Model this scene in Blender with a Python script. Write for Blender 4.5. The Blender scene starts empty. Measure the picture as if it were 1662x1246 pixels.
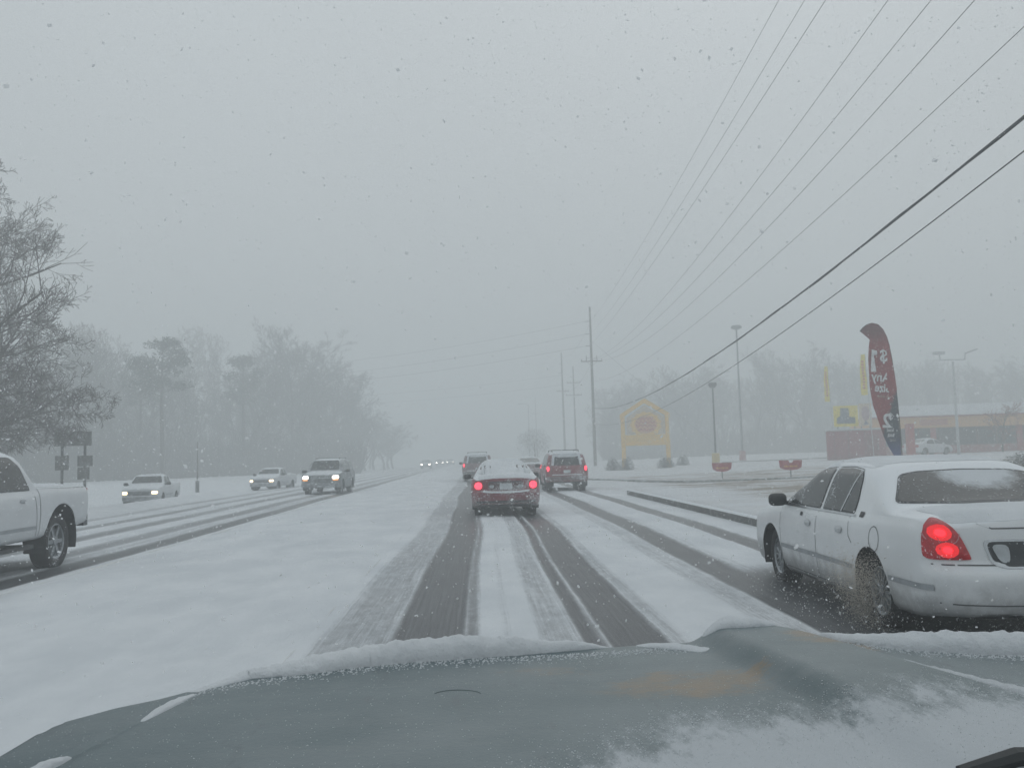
import bpy, bmesh, math, random
import numpy as np
from mathutils import Vector, Matrix, noise
from mathutils.bvhtree import BVHTree
from mathutils.geometry import delaunay_2d_cdt
rnd = random.Random(7)
S = bpy.context.scene
COL = S.collection
# ------------------------------------------------------------------ camera, sky, sun, exposure
F = 1490.0; CH = 1.55; ROLL = math.radians(1.7)
YAW = math.radians(2.287); PITCH = math.radians(4.50)
cd = bpy.data.cameras.new("camera"); cam = bpy.data.objects.new("camera", cd); COL.objects.link(cam)
cd.sensor_width = 36.0; cd.lens = F / 1662 * 36.0; cd.clip_start = 0.05; cd.clip_end = 3000
cam.matrix_world = (Matrix.Translation((0, 0, CH)) @ Matrix.Rotation(-YAW, 4, 'Z')
                    @ Matrix.Rotation(math.pi / 2 + PITCH, 4, 'X') @ Matrix.Rotation(-ROLL, 4, 'Z'))
S.camera = cam
w = bpy.data.worlds.new("World"); S.world = w; w.use_nodes = True
nt = w.node_tree; N = nt.nodes; L = nt.links
bg = N["Background"]
SUN_EL, SUN_AZ = math.radians(38), math.radians(20)
sky = N.new("ShaderNodeTexSky"); sky.sky_type = 'NISHITA'; sky.sun_disc = False
sky.sun_elevation = SUN_EL; sky.sun_rotation = SUN_AZ
hs = N.new("ShaderNodeHueSaturation"); hs.inputs['Saturation'].default_value = 0.10
L.new(sky.outputs[0], hs.inputs['Color'])
tc = N.new("ShaderNodeTexCoord"); sx = N.new("ShaderNodeSeparateXYZ"); L.new(tc.outputs['Generated'], sx.inputs[0])
mr = N.new("ShaderNodeMapRange"); L.new(sx.outputs['Z'], mr.inputs[0])
mr.inputs[1].default_value = 0.0; mr.inputs[2].default_value = 1.0; mr.inputs[3].default_value = 4.0; mr.inputs[4].default_value = 7.5
cn = N.new("ShaderNodeTexNoise"); cn.inputs['Scale'].default_value = 2.2; cn.inputs['Detail'].default_value = 3
L.new(tc.outputs['Generated'], cn.inputs['Vector'])
mn = N.new("ShaderNodeMapRange"); L.new(cn.outputs['Fac'], mn.inputs[0]); mn.inputs[3].default_value = 0.93; mn.inputs[4].default_value = 1.07
mm = N.new("ShaderNodeMath"); mm.operation = 'MULTIPLY'; L.new(mr.outputs[0], mm.inputs[0]); L.new(mn.outputs[0], mm.inputs[1])
gr = N.new("ShaderNodeVectorMath"); gr.operation = 'SCALE'; gr.inputs[0].default_value = (0.905, 0.98, 1.02); L.new(mm.outputs[0], gr.inputs['Scale'])
mx = N.new("ShaderNodeMix"); mx.data_type = 'RGBA'; mx.inputs[0].default_value = 0.88
L.new(hs.outputs[0], mx.inputs[6]); L.new(gr.outputs[0], mx.inputs[7]); L.new(mx.outputs[2], bg.inputs['Color'])
bg.inputs['Strength'].default_value = 0.10
sl = bpy.data.lights.new("sun", 'SUN'); sl.energy = 0.35; sl.angle = math.radians(60); sl.color = (1, .98, .95)
so = bpy.data.objects.new("sun", sl); COL.objects.link(so)
so.rotation_euler = (math.pi / 2 - SUN_EL, 0, math.pi - SUN_AZ)
S.view_settings.view_transform = 'Standard'; S.view_settings.look = 'None'
S.view_settings.exposure = 0.18; S.view_settings.gamma = 1.0; S.view_settings.use_curve_mapping = False
S.render.engine = 'CYCLES'
cy = S.cycles
cy.max_bounces = 6; cy.diffuse_bounces = 3; cy.glossy_bounces = 2; cy.transmission_bounces = 2; cy.volume_bounces = 2
cy.transparent_max_bounces = 6; cy.caustics_reflective = False; cy.caustics_refractive = False
cy.use_denoising = True; cy.sample_clamp_indirect = 4.0; cy.volume_step_rate = 1.0
try: cy.denoiser = 'OPENIMAGEDENOISE'; cy.denoising_input_passes = 'RGB_ALBEDO_NORMAL'; cy.denoising_prefilter = 'ACCURATE'
except Exception: pass

# ------------------------------------------------------------------ small helpers
def tag(o, label=None, cat=None, group=None, kind=None):
    if label: o["label"] = label
    if cat: o["category"] = cat
    if group: o["group"] = group
    if kind: o["kind"] = kind
    return o
def empty(name, loc=(0, 0, 0), rz=0.0, label=None, cat=None, group=None):
    o = bpy.data.objects.new(name, None); COL.objects.link(o); o.empty_display_size = .2
    o.location = loc; o.rotation_euler = (0, 0, rz)
    return tag(o, label, cat, group)
def mk(name, verts, faces, m=None, parent=None, smooth=False):
    me = bpy.data.meshes.new(name); me.from_pydata([tuple(v) for v in verts], [], [tuple(f) for f in faces]); me.update()
    if smooth: me.shade_smooth()
    if m: me.materials.append(m)
    o = bpy.data.objects.new(name, me); COL.objects.link(o)
    if parent: o.parent = parent
    return o
def inst(name, me, parent=None, loc=(0, 0, 0), rz=0, sc=(1, 1, 1)):
    o = bpy.data.objects.new(name, me); COL.objects.link(o)
    if parent: o.parent = parent
    o.location = loc; o.rotation_euler = (0, 0, rz); o.scale = sc
    return o
def copy_tree(o, parent=None):
    c = o.copy(); COL.objects.link(c); c.parent = parent
    for ch in list(o.children):
        copy_tree(ch, c)
    return c
def first_mesh(o):
    for ch in o.children:
        if ch.type == 'MESH': return ch
class MB:
    def __init__(s): s.v = []; s.f = []
    def box(s, c, d, rot=None):
        cx, cy_, cz = c; dx, dy, dz = d[0] / 2, d[1] / 2, d[2] / 2; b = len(s.v)
        for i in (-1, 1):
            for j in (-1, 1):
                for k in (-1, 1):
                    p = Vector((i * dx, j * dy, k * dz))
                    if rot: p = rot @ p
                    s.v.append((cx + p.x, cy_ + p.y, cz + p.z))
        s.f += [(b, b + 1, b + 3, b + 2), (b + 4, b + 6, b + 7, b + 5), (b, b + 4, b + 5, b + 1), (b + 2, b + 3, b + 7, b + 6), (b, b + 2, b + 6, b + 4), (b + 1, b + 5, b + 7, b + 3)]
        return s
    def tube(s, pts, rad, n=8, cap=True):
        pts = [Vector(p) for p in pts]
        if not hasattr(rad, '__len__'): rad = [rad] * len(pts)
        b = len(s.v); up = None
        for i, p in enumerate(pts):
            d = (pts[min(i + 1, len(pts) - 1)] - pts[max(i - 1, 0)]).normalized()
            if up is None:
                a = Vector((0, 0, 1)) if abs(d.z) < .9 else Vector((1, 0, 0))
                up = d.cross(a).normalized()
            else:
                up = (up - d * up.dot(d)).normalized()
            q = d.cross(up)
            for k in range(n):
                t = 2 * math.pi * k / n
                s.v.append(tuple(p + (up * math.cos(t) + q * math.sin(t)) * rad[i]))
        for i in range(len(pts) - 1):
            for k in range(n):
                a0 = b + i * n + k; a1 = b + i * n + (k + 1) % n
                s.f.append((a0, a1, a1 + n, a0 + n))
        if cap:
            s.f.append(tuple(b + k for k in range(n))[::-1]); e = b + (len(pts) - 1) * n
            s.f.append(tuple(e + k for k in range(n)))
        return s
    def lathe(s, prof, n=24, axis='Z', c=(0, 0, 0)):
        b = len(s.v); m = len(prof)
        for (r, h) in prof:
            for k in range(n):
                t = 2 * math.pi * k / n; x, y = r * math.cos(t), r * math.sin(t)
                p = (x, y, h) if axis == 'Z' else ((h, x, y) if axis == 'X' else (x, h, y))
                s.v.append((p[0] + c[0], p[1] + c[1], p[2] + c[2]))
        for i in range(m - 1):
            for k in range(n):
                a0 = b + i * n + k; a1 = b + i * n + (k + 1) % n
                s.f.append((a0, a1, a1 + n, a0 + n))
        return s
    def prism(s, poly, d, axis='Y', at=0.0):
        b = len(s.v); n = len(poly)
        for q in (at, at + d):
            for (u, v_) in poly:
                s.v.append({'Y': (u, q, v_), 'X': (q, u, v_), 'Z': (u, v_, q)}[axis])
        s.f.append(tuple(b + i for i in range(n))); s.f.append(tuple(b + n + i for i in range(n))[::-1])
        for i in range(n):
            j = (i + 1) % n; s.f.append((b + i, b + n + i, b + n + j, b + j))
        return s
    def o(s, name, m=None, parent=None, smooth=False): return mk(name, s.v, s.f, m, parent, smooth)

# ------------------------------------------------------------------ materials
def newmat(name):
    m = bpy.data.materials.new(name); m.use_nodes = True
    return m, m.node_tree.nodes, m.node_tree.links, m.node_tree.nodes["Principled BSDF"]
def nz(Nn, Ll, scale, detail=3, coord='Object', vec=None, rough=.6):
    n = Nn.new("ShaderNodeTexNoise"); n.inputs['Scale'].default_value = scale; n.inputs['Detail'].default_value = detail; n.inputs['Roughness'].default_value = rough
    t = Nn.new("ShaderNodeTexCoord"); src = t.outputs[coord]
    if vec:
        mp = Nn.new("ShaderNodeMapping"); mp.inputs['Scale'].default_value = vec; Ll.new(src, mp.inputs[0]); src = mp.outputs[0]
    Ll.new(src, n.inputs['Vector']); return n.outputs['Fac']
def ramp(Nn, Ll, src, a, b, lo=0.0, hi=1.0):
    r = Nn.new("ShaderNodeMapRange"); r.interpolation_type = 'SMOOTHSTEP'
    for i, v in enumerate((a, b, lo, hi)): r.inputs[1 + i].default_value = v
    Ll.new(src, r.inputs[0]); return r.outputs[0]
def mixc(Nn, Ll, fac, a, b):
    m = Nn.new("ShaderNodeMix"); m.data_type = 'RGBA'
    if hasattr(fac, 'links'): Ll.new(fac, m.inputs[0])
    else: m.inputs[0].default_value = fac
    for i, c in ((6, a), (7, b)):
        if hasattr(c, 'links'): Ll.new(c, m.inputs[i])
        else: m.inputs[i].default_value = (*c, 1)
    return m.outputs[2]
def mth(Nn, Ll, op, a, b=0.0):
    m = Nn.new("ShaderNodeMath"); m.operation = op
    for i, c in ((0, a), (1, b)):
        if hasattr(c, 'links'): Ll.new(c, m.inputs[i])
        else: m.inputs[i].default_value = c
    return m.outputs[0]
def bump(Nn, Ll, src, b, strength=.4, dist=.02):
    bp = Nn.new("ShaderNodeBump"); bp.inputs['Strength'].default_value = strength; bp.inputs['Distance'].default_value = dist
    Ll.new(src, bp.inputs['Height']); Ll.new(bp.outputs[0], b.inputs['Normal'])
SNOWC = (.70, .73, .76)
_mc = {}
def mat(name, col, rough=.6, metal=0.0, var=.15, vs=6.0, snow=0.0, emit=None, es=0.0, coat=0.0, bmp=0.0, speck=0.0, spec=.5, dirt=0.0):
    """plain material with colour variation; snow: settled snow on up-facing sides; speck: stuck snow specks"""
    if name in _mc: return _mc[name]
    m, Nn, Ll, b = newmat(name); _mc[name] = m
    f = ramp(Nn, Ll, nz(Nn, Ll, vs, 5), .3, .7)
    c = mixc(Nn, Ll, f, tuple(x * (1 - var) for x in col), tuple(min(1, x * (1 + var)) for x in col))
    if dirt:
        t = Nn.new("ShaderNodeTexCoord"); s_ = Nn.new("ShaderNodeSeparateXYZ"); Ll.new(t.outputs['Object'], s_.inputs[0])
        nn = nz(Nn, Ll, 5, 5); zz = mth(Nn, Ll, 'ADD', s_.outputs['Z'], mth(Nn, Ll, 'MULTIPLY', nn, -.5))
        g = ramp(Nn, Ll, zz, .35, -.05, 0, dirt)
        c = mixc(Nn, Ll, g, c, (.17, .17, .165))
    rr = rough
    if snow or speck:
        g = Nn.new("ShaderNodeNewGeometry"); s_ = Nn.new("ShaderNodeSeparateXYZ"); Ll.new(g.outputs['Normal'], s_.inputs[0])
        n2 = nz(Nn, Ll, 9, 6, rough=.7)
        fac = None
        if snow:
            a = mth(Nn, Ll, 'ADD', s_.outputs['Z'], mth(Nn, Ll, 'MULTIPLY', n2, .5))
            fac = ramp(Nn, Ll, a, 1.02 - snow * .5, 1.25 - snow * .5)
        if speck:
            n3 = nz(Nn, Ll, 38, 4, rough=.75); n4 = nz(Nn, Ll, 2.5, 4)
            q = mth(Nn, Ll, 'ADD', n3, mth(Nn, Ll, 'MULTIPLY', n4, .45))
            f3 = ramp(Nn, Ll, q, .92 - speck * .35, 1.0 - speck * .35)
            fac = f3 if fac is None else mth(Nn, Ll, 'MAXIMUM', fac, f3)
        c = mixc(Nn, Ll, fac, c, SNOWC)
        rr = ramp(Nn, Ll, fac, 0, 1, rough, .85); Ll.new(rr, b.inputs['Roughness'])
    else: b.inputs['Roughness'].default_value = rough
    Ll.new(c, b.inputs['Base Color']); b.inputs['Metallic'].default_value = metal; b.inputs['Specular IOR Level'].default_value = spec
    if coat: b.inputs['Coat Weight'].default_value = coat; b.inputs['Coat Roughness'].default_value = .15
    if emit: b.inputs['Emission Color'].default_value = (*emit, 1); b.inputs['Emission Strength'].default_value = es
    if bmp: bump(Nn, Ll, nz(Nn, Ll, vs * 5, 5), b, bmp, .02)
    return m
def snow_mat():
    m, Nn, Ll, b = newmat("snow")
    f = ramp(Nn, Ll, nz(Nn, Ll, 1.3, 6), .3, .7)
    Ll.new(mixc(Nn, Ll, f, (.62, .65, .68), (.72, .745, .77)), b.inputs['Base Color']); b.inputs['Roughness'].default_value = .9
    b.inputs['Specular IOR Level'].default_value = .2
    n1 = nz(Nn, Ll, 60, 6, rough=.75); n2 = nz(Nn, Ll, 7, 6, rough=.7); bump(Nn, Ll, mth(Nn, Ll, 'ADD', n1, mth(Nn, Ll, 'MULTIPLY', n2, 2.0)), b, .6, .02); return m
SNOW = snow_mat()
BLACK = mat("black_rubber", (.016, .016, .018), .75, speck=.22)
DARK = mat("dark_plastic", (.025, .028, .03), .5)
GLASS = mat("dark_window_glass", (.018, .024, .026), .12, spec=.6, var=.3, speck=.22)
CHROME = mat("chrome_trim", (.5, .52, .54), .25, metal=.9)
WOODP = mat("weathered_pole_wood", (.10, .085, .072), .9, var=.4, vs=9, speck=.30)
STEEL = mat("galvanised_steel", (.22, .24, .25), .5, metal=.3, speck=.15)
WIRE = mat("wire", (.045, .048, .055), .7)
HEADL = mat("headlight_lit", (.9, .88, .8), .3, emit=(1, .93, .80), es=9.0)
HEADY = mat("headlight_warm", (.9, .8, .6), .3, emit=(1, .72, .38), es=5.0)
HEADFAR = mat("headlight_far", (.9, .88, .8), .3, emit=(1, .93, .80), es=12.0)
AMBER = mat("amber_lamp", (.8, .35, .1), .3, emit=(1, .35, .08), es=1.0)
TAILR = mat("tail_lamp_red", (.26, .010, .018), .18, emit=(1, .02, .03), es=.06, spec=.7, speck=.20, var=.35, vs=30, bmp=.3)
TAILLIT = mat("tail_lamp_lit", (.7, .03, .05), .3, emit=(1, .012, .02), es=2.2)
TAILMID = mat("tail_lamp_glow", (.42, .015, .02), .25, emit=(1, .012, .02), es=.55, speck=.1)
TAILFAR = mat("tail_lamp_bright", (.7, .04, .08), .3, emit=(1, .05, .09), es=2.0)
PLATE = mat("license_plate_white", (.55, .58, .6), .6, speck=.4)
# ------------------------------------------------------------------ haze
hz = MB().box((0, 330, 13.0), (1300, 1060, 34)).o("haze")
mh = bpy.data.materials.new("haze_air"); mh.use_nodes = True; mh.node_tree.nodes.clear()
ov = mh.node_tree.nodes.new("ShaderNodeOutputMaterial"); pv = mh.node_tree.nodes.new("ShaderNodeVolumePrincipled")
pv.inputs['Color'].default_value = (.955, .985, .99, 1); pv.inputs['Density'].default_value = 0.0104; pv.inputs['Anisotropy'].default_value = 0.0
mh.node_tree.links.new(pv.outputs[0], ov.inputs['Volume']); hz.data.materials.append(mh)
tag(hz, "pale snowy haze filling the air over the road", "haze", kind="stuff")

# ------------------------------------------------------------------ terrain
def sm(a, b, x):
    t = np.clip((x - a) / (b - a), 0, 1); return t * t * (3 - 2 * t)
def gz(x, y):
    """height of the ground (snow surface) at x, y"""
    x = np.asarray(x, float); y = np.asarray(y, float)
    z = np.zeros(np.broadcast(x, y).shape)
    kerb_on = (1 - sm(33.3, 33.9, y)) 
    z = z + .20 * sm(5.49, 5.57, x) * kerb_on + .05 * sm(5.9, 7.5, x) * (1 - kerb_on)
    z = z + .30 * sm(9.5, 26, x) * sm(20, 60, y) + .10 * sm(8, 20, x) * (1 - sm(20, 60, y)) + .30 * sm(24, 50, x)
    z = z + .05 * sm(-1.15, -1.9, x) * sm(-5.95, -5.4, x)
    z = z + .20 * np.exp(-((x + 14.0) / .55) ** 2) * (1 - sm(52, 56, y)) - .45 * sm(-14.4, -16.0, x) * (1 - .6 * sm(50, 62, y)) - .08 * sm(-11.9, -13.2, x)
    z = z + .35 * sm(-20, -27, x) + .15 * sm(-27, -50, x)
    return z
def ynodes(y0, y1):
    ys = [y0]; 
    while ys[-1] < y1:
        ys.append(ys[-1] + max(.22, abs(ys[-1]) * .02))
    ys[-1] = y1
    return np.array(ys)
def fract(x, y, sc, seed=0.0):
    """cheap smooth value noise on arrays, about -1..1"""
    x = x * sc + seed; y = y * sc + seed * 1.7
    return (np.sin(x * 1.7 + 1.3 * np.sin(y * 1.1 + seed)) + np.sin(y * 1.9 + 1.4 * np.sin(x * 1.3 + 2.1)) + .5 * np.sin((x + y) * 3.1 + np.sin(y * 2.7))) / 2.5
WB = [  # wheel tracks: x0, x1, wear, edge softness
    (-1.35, -.70, .40, .10), (-.72, -.10, .97, .05), (-.10, .02, .62, .05), (.20, .34, .22, .06), (.52, .86, .36, .07), (.88, 1.04, .90, .04),
    (1.085, 1.56, 1.0, .05), (1.56, 1.74, .38, .08), (2.45, 2.86, .30, .10), (2.86, 3.36, .88, .07), (3.36, 3.55, .25, .08), (3.75, 3.95, .15, .1), (4.22, 4.66, .80, .06),
    (-6.72, -6.12, .85, .12), (-7.15, -6.72, .35, .2), (-7.80, -7.15, .62, .18), (-9.15, -8.50, .60, .18), (-9.9, -9.15, .16, .2), (-10.45, -9.85, .58, .18), (-11.9, -11.2, .45, .2), (-13.2,-12.8,.3,.15)]
def wear(x, y):
    wob = .05 * np.sin(y * .21) + .03 * np.sin(y * .53 + 1.0) * sm(8, 20, y)
    xx = x + wob
    r = np.zeros(x.shape)
    for i, (a, b, s, e) in enumerate(WB):
        e = e * 1.25; band = sm(a - e, a + e, xx) * (1 - sm(b - e, b + e, xx))
        mod = 1 - .18 * (1 + np.sin(y * .37 + i * 2.1)) / 2 * sm(10, 25, y)
        r = np.maximum(r, band * s * mod)
    r = np.maximum(r, .97 * sm(2.95, 3.3, x) * (1 - sm(5.2, 5.5, x)) * (1 - sm(10.0, 13.0, y)))
    return np.clip(r, 0, 1)
def grid(name, xs, ys, zfun, m, wearf=None, **kw):
    X, Y = np.meshgrid(xs, ys, indexing='ij'); Wv = wearf(X, Y) if wearf is not None else np.zeros(X.shape)
    Z = zfun(X, Y, Wv)
    nx, ny = X.shape
    co = np.stack([X, Y, Z], -1).reshape(-1, 3).astype(np.float32)
    idx = np.arange(nx * ny).reshape(nx, ny)
    q = np.stack([idx[:-1, :-1], idx[1:, :-1], idx[1:, 1:], idx[:-1, 1:]], -1).reshape(-1, 4)
    me = bpy.data.meshes.new(name); me.vertices.add(len(co)); me.vertices.foreach_set("co", co.ravel())
    me.loops.add(q.size); me.polygons.add(len(q)); me.loops.foreach_set("vertex_index", q.ravel().astype(np.int32))
    me.polygons.foreach_set("loop_start", np.arange(0, q.size, 4, dtype=np.int32)); me.update(calc_edges=True); me.validate(); me.shade_smooth()
    at = me.attributes.new("wear", 'FLOAT', 'POINT'); at.data.foreach_set("value", Wv.astype(np.float32).ravel())
    me.materials.append(m); o = bpy.data.objects.new(name, me); COL.objects.link(o); return o
def road_mat():
    m, Nn, Ll, b = newmat("snowy_road")
    a = Nn.new("ShaderNodeAttribute"); a.attribute_name = "wear"; wv = a.outputs['Fac']
    streak = nz(Nn, Ll, 1.0, 6, vec=(38, .45, 1), rough=.7); mid = nz(Nn, Ll, 1.0, 6, vec=(9, 3.5, 1), rough=.7); grain = nz(Nn, Ll, 45, 6, rough=.75); blot = nz(Nn, Ll, 1.1, 5, vec=(1, .5, 1))
    q = mth(Nn, Ll, 'ADD', wv, mth(Nn, Ll, 'MULTIPLY', mth(Nn, Ll, 'SUBTRACT', streak, .5), .75))
    q = mth(Nn, Ll, 'ADD', q, mth(Nn, Ll, 'MULTIPLY', mth(Nn, Ll, 'SUBTRACT', grain, .5), .5))
    q = mth(Nn, Ll, 'ADD', q, mth(Nn, Ll, 'MULTIPLY', mth(Nn, Ll, 'SUBTRACT', mid, .5), .55))
    q = mth(Nn, Ll, 'MULTIPLY', q, ramp(Nn, Ll, wv, .02, .25))
    f = ramp(Nn, Ll, q, .06, .84)
    sn = mixc(Nn, Ll, ramp(Nn, Ll, blot, .3, .7), (.58, .61, .64), (.69, .715, .74))
    sl_ = mixc(Nn, Ll, ramp(Nn, Ll, mth(Nn, Ll, 'ADD', mth(Nn, Ll, 'MULTIPLY', nz(Nn, Ll, 70, 5, rough=.75), .5), mth(Nn, Ll, 'MULTIPLY', streak, .5)), .40, .62), (.030, .034, .040), (.115, .122, .132))
    Ll.new(mixc(Nn, Ll, f, sn, sl_), b.inputs['Base Color'])
    Ll.new(ramp(Nn, Ll, f, 0, 1, .92, .38), b.inputs['Roughness']); b.inputs['Specular IOR Level'].default_value = .3
    h = mth(Nn, Ll, 'ADD', grain, mth(Nn, Ll, 'MULTIPLY', streak, 1.2)); bump(Nn, Ll, h, b, .45, .012)
    return m
ROAD = road_mat()
def verge_mat():
    m, Nn, Ll, b = newmat("thin_snow_on_grass")
    big = nz(Nn, Ll, .22, 5, vec=(1, 2.2, 1)); med = nz(Nn, Ll, 2.4, 7, vec=(.7, 2.4, 1), rough=.72); fine = nz(Nn, Ll, 30, 6, rough=.8)
    q = mth(Nn, Ll, 'ADD', mth(Nn, Ll, 'MULTIPLY', big, .8), mth(Nn, Ll, 'MULTIPLY', med, .75)); q = mth(Nn, Ll, 'ADD', q, mth(Nn, Ll, 'MULTIPLY', fine, .35))
    t = Nn.new("ShaderNodeTexCoord"); s_ = Nn.new("ShaderNodeSeparateXYZ"); Ll.new(t.outputs['Object'], s_.inputs[0])
    inside = mth(Nn, Ll, 'MULTIPLY', ramp(Nn, Ll, s_.outputs['X'], 6.8, 9.5), ramp(Nn, Ll, s_.outputs['Y'], 64, 50))
    f = mth(Nn, Ll, 'MULTIPLY', ramp(Nn, Ll, q, .85, 1.06), ramp(Nn, Ll, inside, 0, 1, .18, .9))
    sn = mixc(Nn, Ll, ramp(Nn, Ll, med, .3, .7), (.60, .625, .655), (.70, .725, .75))
    gr_ = mixc(Nn, Ll, fine, (.15, .115, .08), (.30, .25, .19))
    Ll.new(mixc(Nn, Ll, f, sn, gr_), b.inputs['Base Color']); b.inputs['Roughness'].default_value = .92; b.inputs['Specular IOR Level'].default_value = .2
    bump(Nn, Ll, mth(Nn, Ll, 'ADD', med, fine), b, .6, .03); return m
VERGE = verge_mat()
ys = ynodes(-6, 900)
def rz_(x, y, wv):
    lump = .006 * fract(x, y, 2.2) + .004 * fract(x, y, 7.0, 3.0)
    return gz(x, y) + lump + .035 * (1 - wv) + 4 * wv * (1 - wv) * .016 * (.55 + .45 * fract(x, y, 9, 1)) * (.5 + .5 * fract(x, y, 2.1, 6))
def mz_(x, y, wv): return gz(x, y) + .035 * (1 - wv) + .020 * fract(x, y, .9, 5) + .010 * fract(x, y, 3.3, 2) + .006 * fract(x + .4 * np.sin(y), y, 8.3, 3) - .02 * sm(.2, .9, np.sin((x + .25 * y) * 1.1 + 2)) * sm(-1.6, -2.2, x) * sm(22, 12, y)
road_e = grid("road", np.arange(-1.5, 5.521, .04), ys, rz_, ROAD, wear); tag(road_e, kind="structure")
road_w = grid("road", np.arange(-12.6, -5.899, .06), ys, rz_, ROAD, wear); tag(road_w, kind="structure")
def wmed(x, y):
    r = np.zeros(x.shape)
    for x0, sl, s in ((-2.2, -.16, .13), (-3.7, -.16, .12), (-3.2, .05, .07)):
        c = x0 + sl * (y - 8); r = np.maximum(r, s * np.exp(-((x - c) / .16) ** 2))
    return r + .05 * sm(-.2, 1, fract(x, y, .35, 8)) + .12 * sm(-5.4, -5.9, x)
med = grid("median", np.linspace(-5.9, -1.5, 120), ys, mz_, ROAD, wmed); tag(med, kind="structure")
xs_r = np.concatenate([np.arange(5.53, 8.0, .12), np.arange(8, 26, .4), np.geomspace(26, 600, 40)])
vz = lambda x, y, wv: gz(x, y) + .03 + .03 * fract(x, y, .6, 1) * sm(6, 9, x) + .012 * fract(x, y, 2.7, 4)
verge = grid("verge", xs_r, ys, vz, VERGE); tag(verge, kind="structure")
xs_l = -np.concatenate([np.arange(12.6, 24, .3), np.geomspace(24, 600, 40)])[::-1]
field = grid("ground", xs_l, ys, vz, SNOW); tag(field, kind="structure")
CONC = mat("kerb_concrete", (.13, .13, .127), .85, var=.35, vs=14, snow=.75, bmp=.4, speck=.30)
CONC2 = mat("kerb_concrete_snowy", (.22, .22, .21), .85, var=.3, vs=3, snow=.9, speck=.52)
# kerb stones along the right lane, with joints
KL = 3.0
for i in range(10):
    y0 = 3.6 + i * KL; b = MB()
    h = .215
    prof = [(5.42, -.05), (5.425, h - .03), (5.455, h), (5.57, h), (5.57, -.05)]
    if i == 9:
        pass
    b.prism([(x, z) for x, z in prof], KL - .015, 'Y', y0)
    k = b.o("kerb_stone", CONC); 
    if i == 0: kerb = empty("kerb", (5.6, 3.6, 0)); tag(kerb, "grey concrete kerb with snow on top along the right lane beside the white sedan", "kerb")
    k.parent = kerb; k.matrix_parent_inverse = Matrix.Translation((-5.6, -3.6, 0))
pts2 = [(6.3, 57), (6.5, 53.5), (7.2, 50), (8.4, 45.5), (9.6, 43.2), (11.5, 42.2), (14, 41.7), (18, 41.6), (24, 42.2)]
kerb2 = empty("kerb", (7.2, 50, 0)); tag(kerb2, "low kerb curving into the entrance on the far side of the driveway", "kerb")
for i in range(len(pts2) - 1):
    (xa, ya), (xb, yb) = pts2[i], pts2[i + 1]; d = math.hypot(xb - xa, yb - ya); ang = math.atan2(yb - ya, xb - xa)
    zc = float(gz((xa + xb) / 2, (ya + yb) / 2)); zb_ = float(gz(xb, yb)); za_ = float(gz(xa, ya))
    R = Matrix.Rotation(ang, 3, 'Z') @ Matrix.Rotation(-math.atan2(zb_ - za_, d), 3, 'Y')
    k = MB().box(((xa + xb) / 2 - 7.2, (ya + yb) / 2 - 50, zc + .05), (d + .02, .16, .15), R).o("kerb_stone", CONC2, kerb2)
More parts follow.
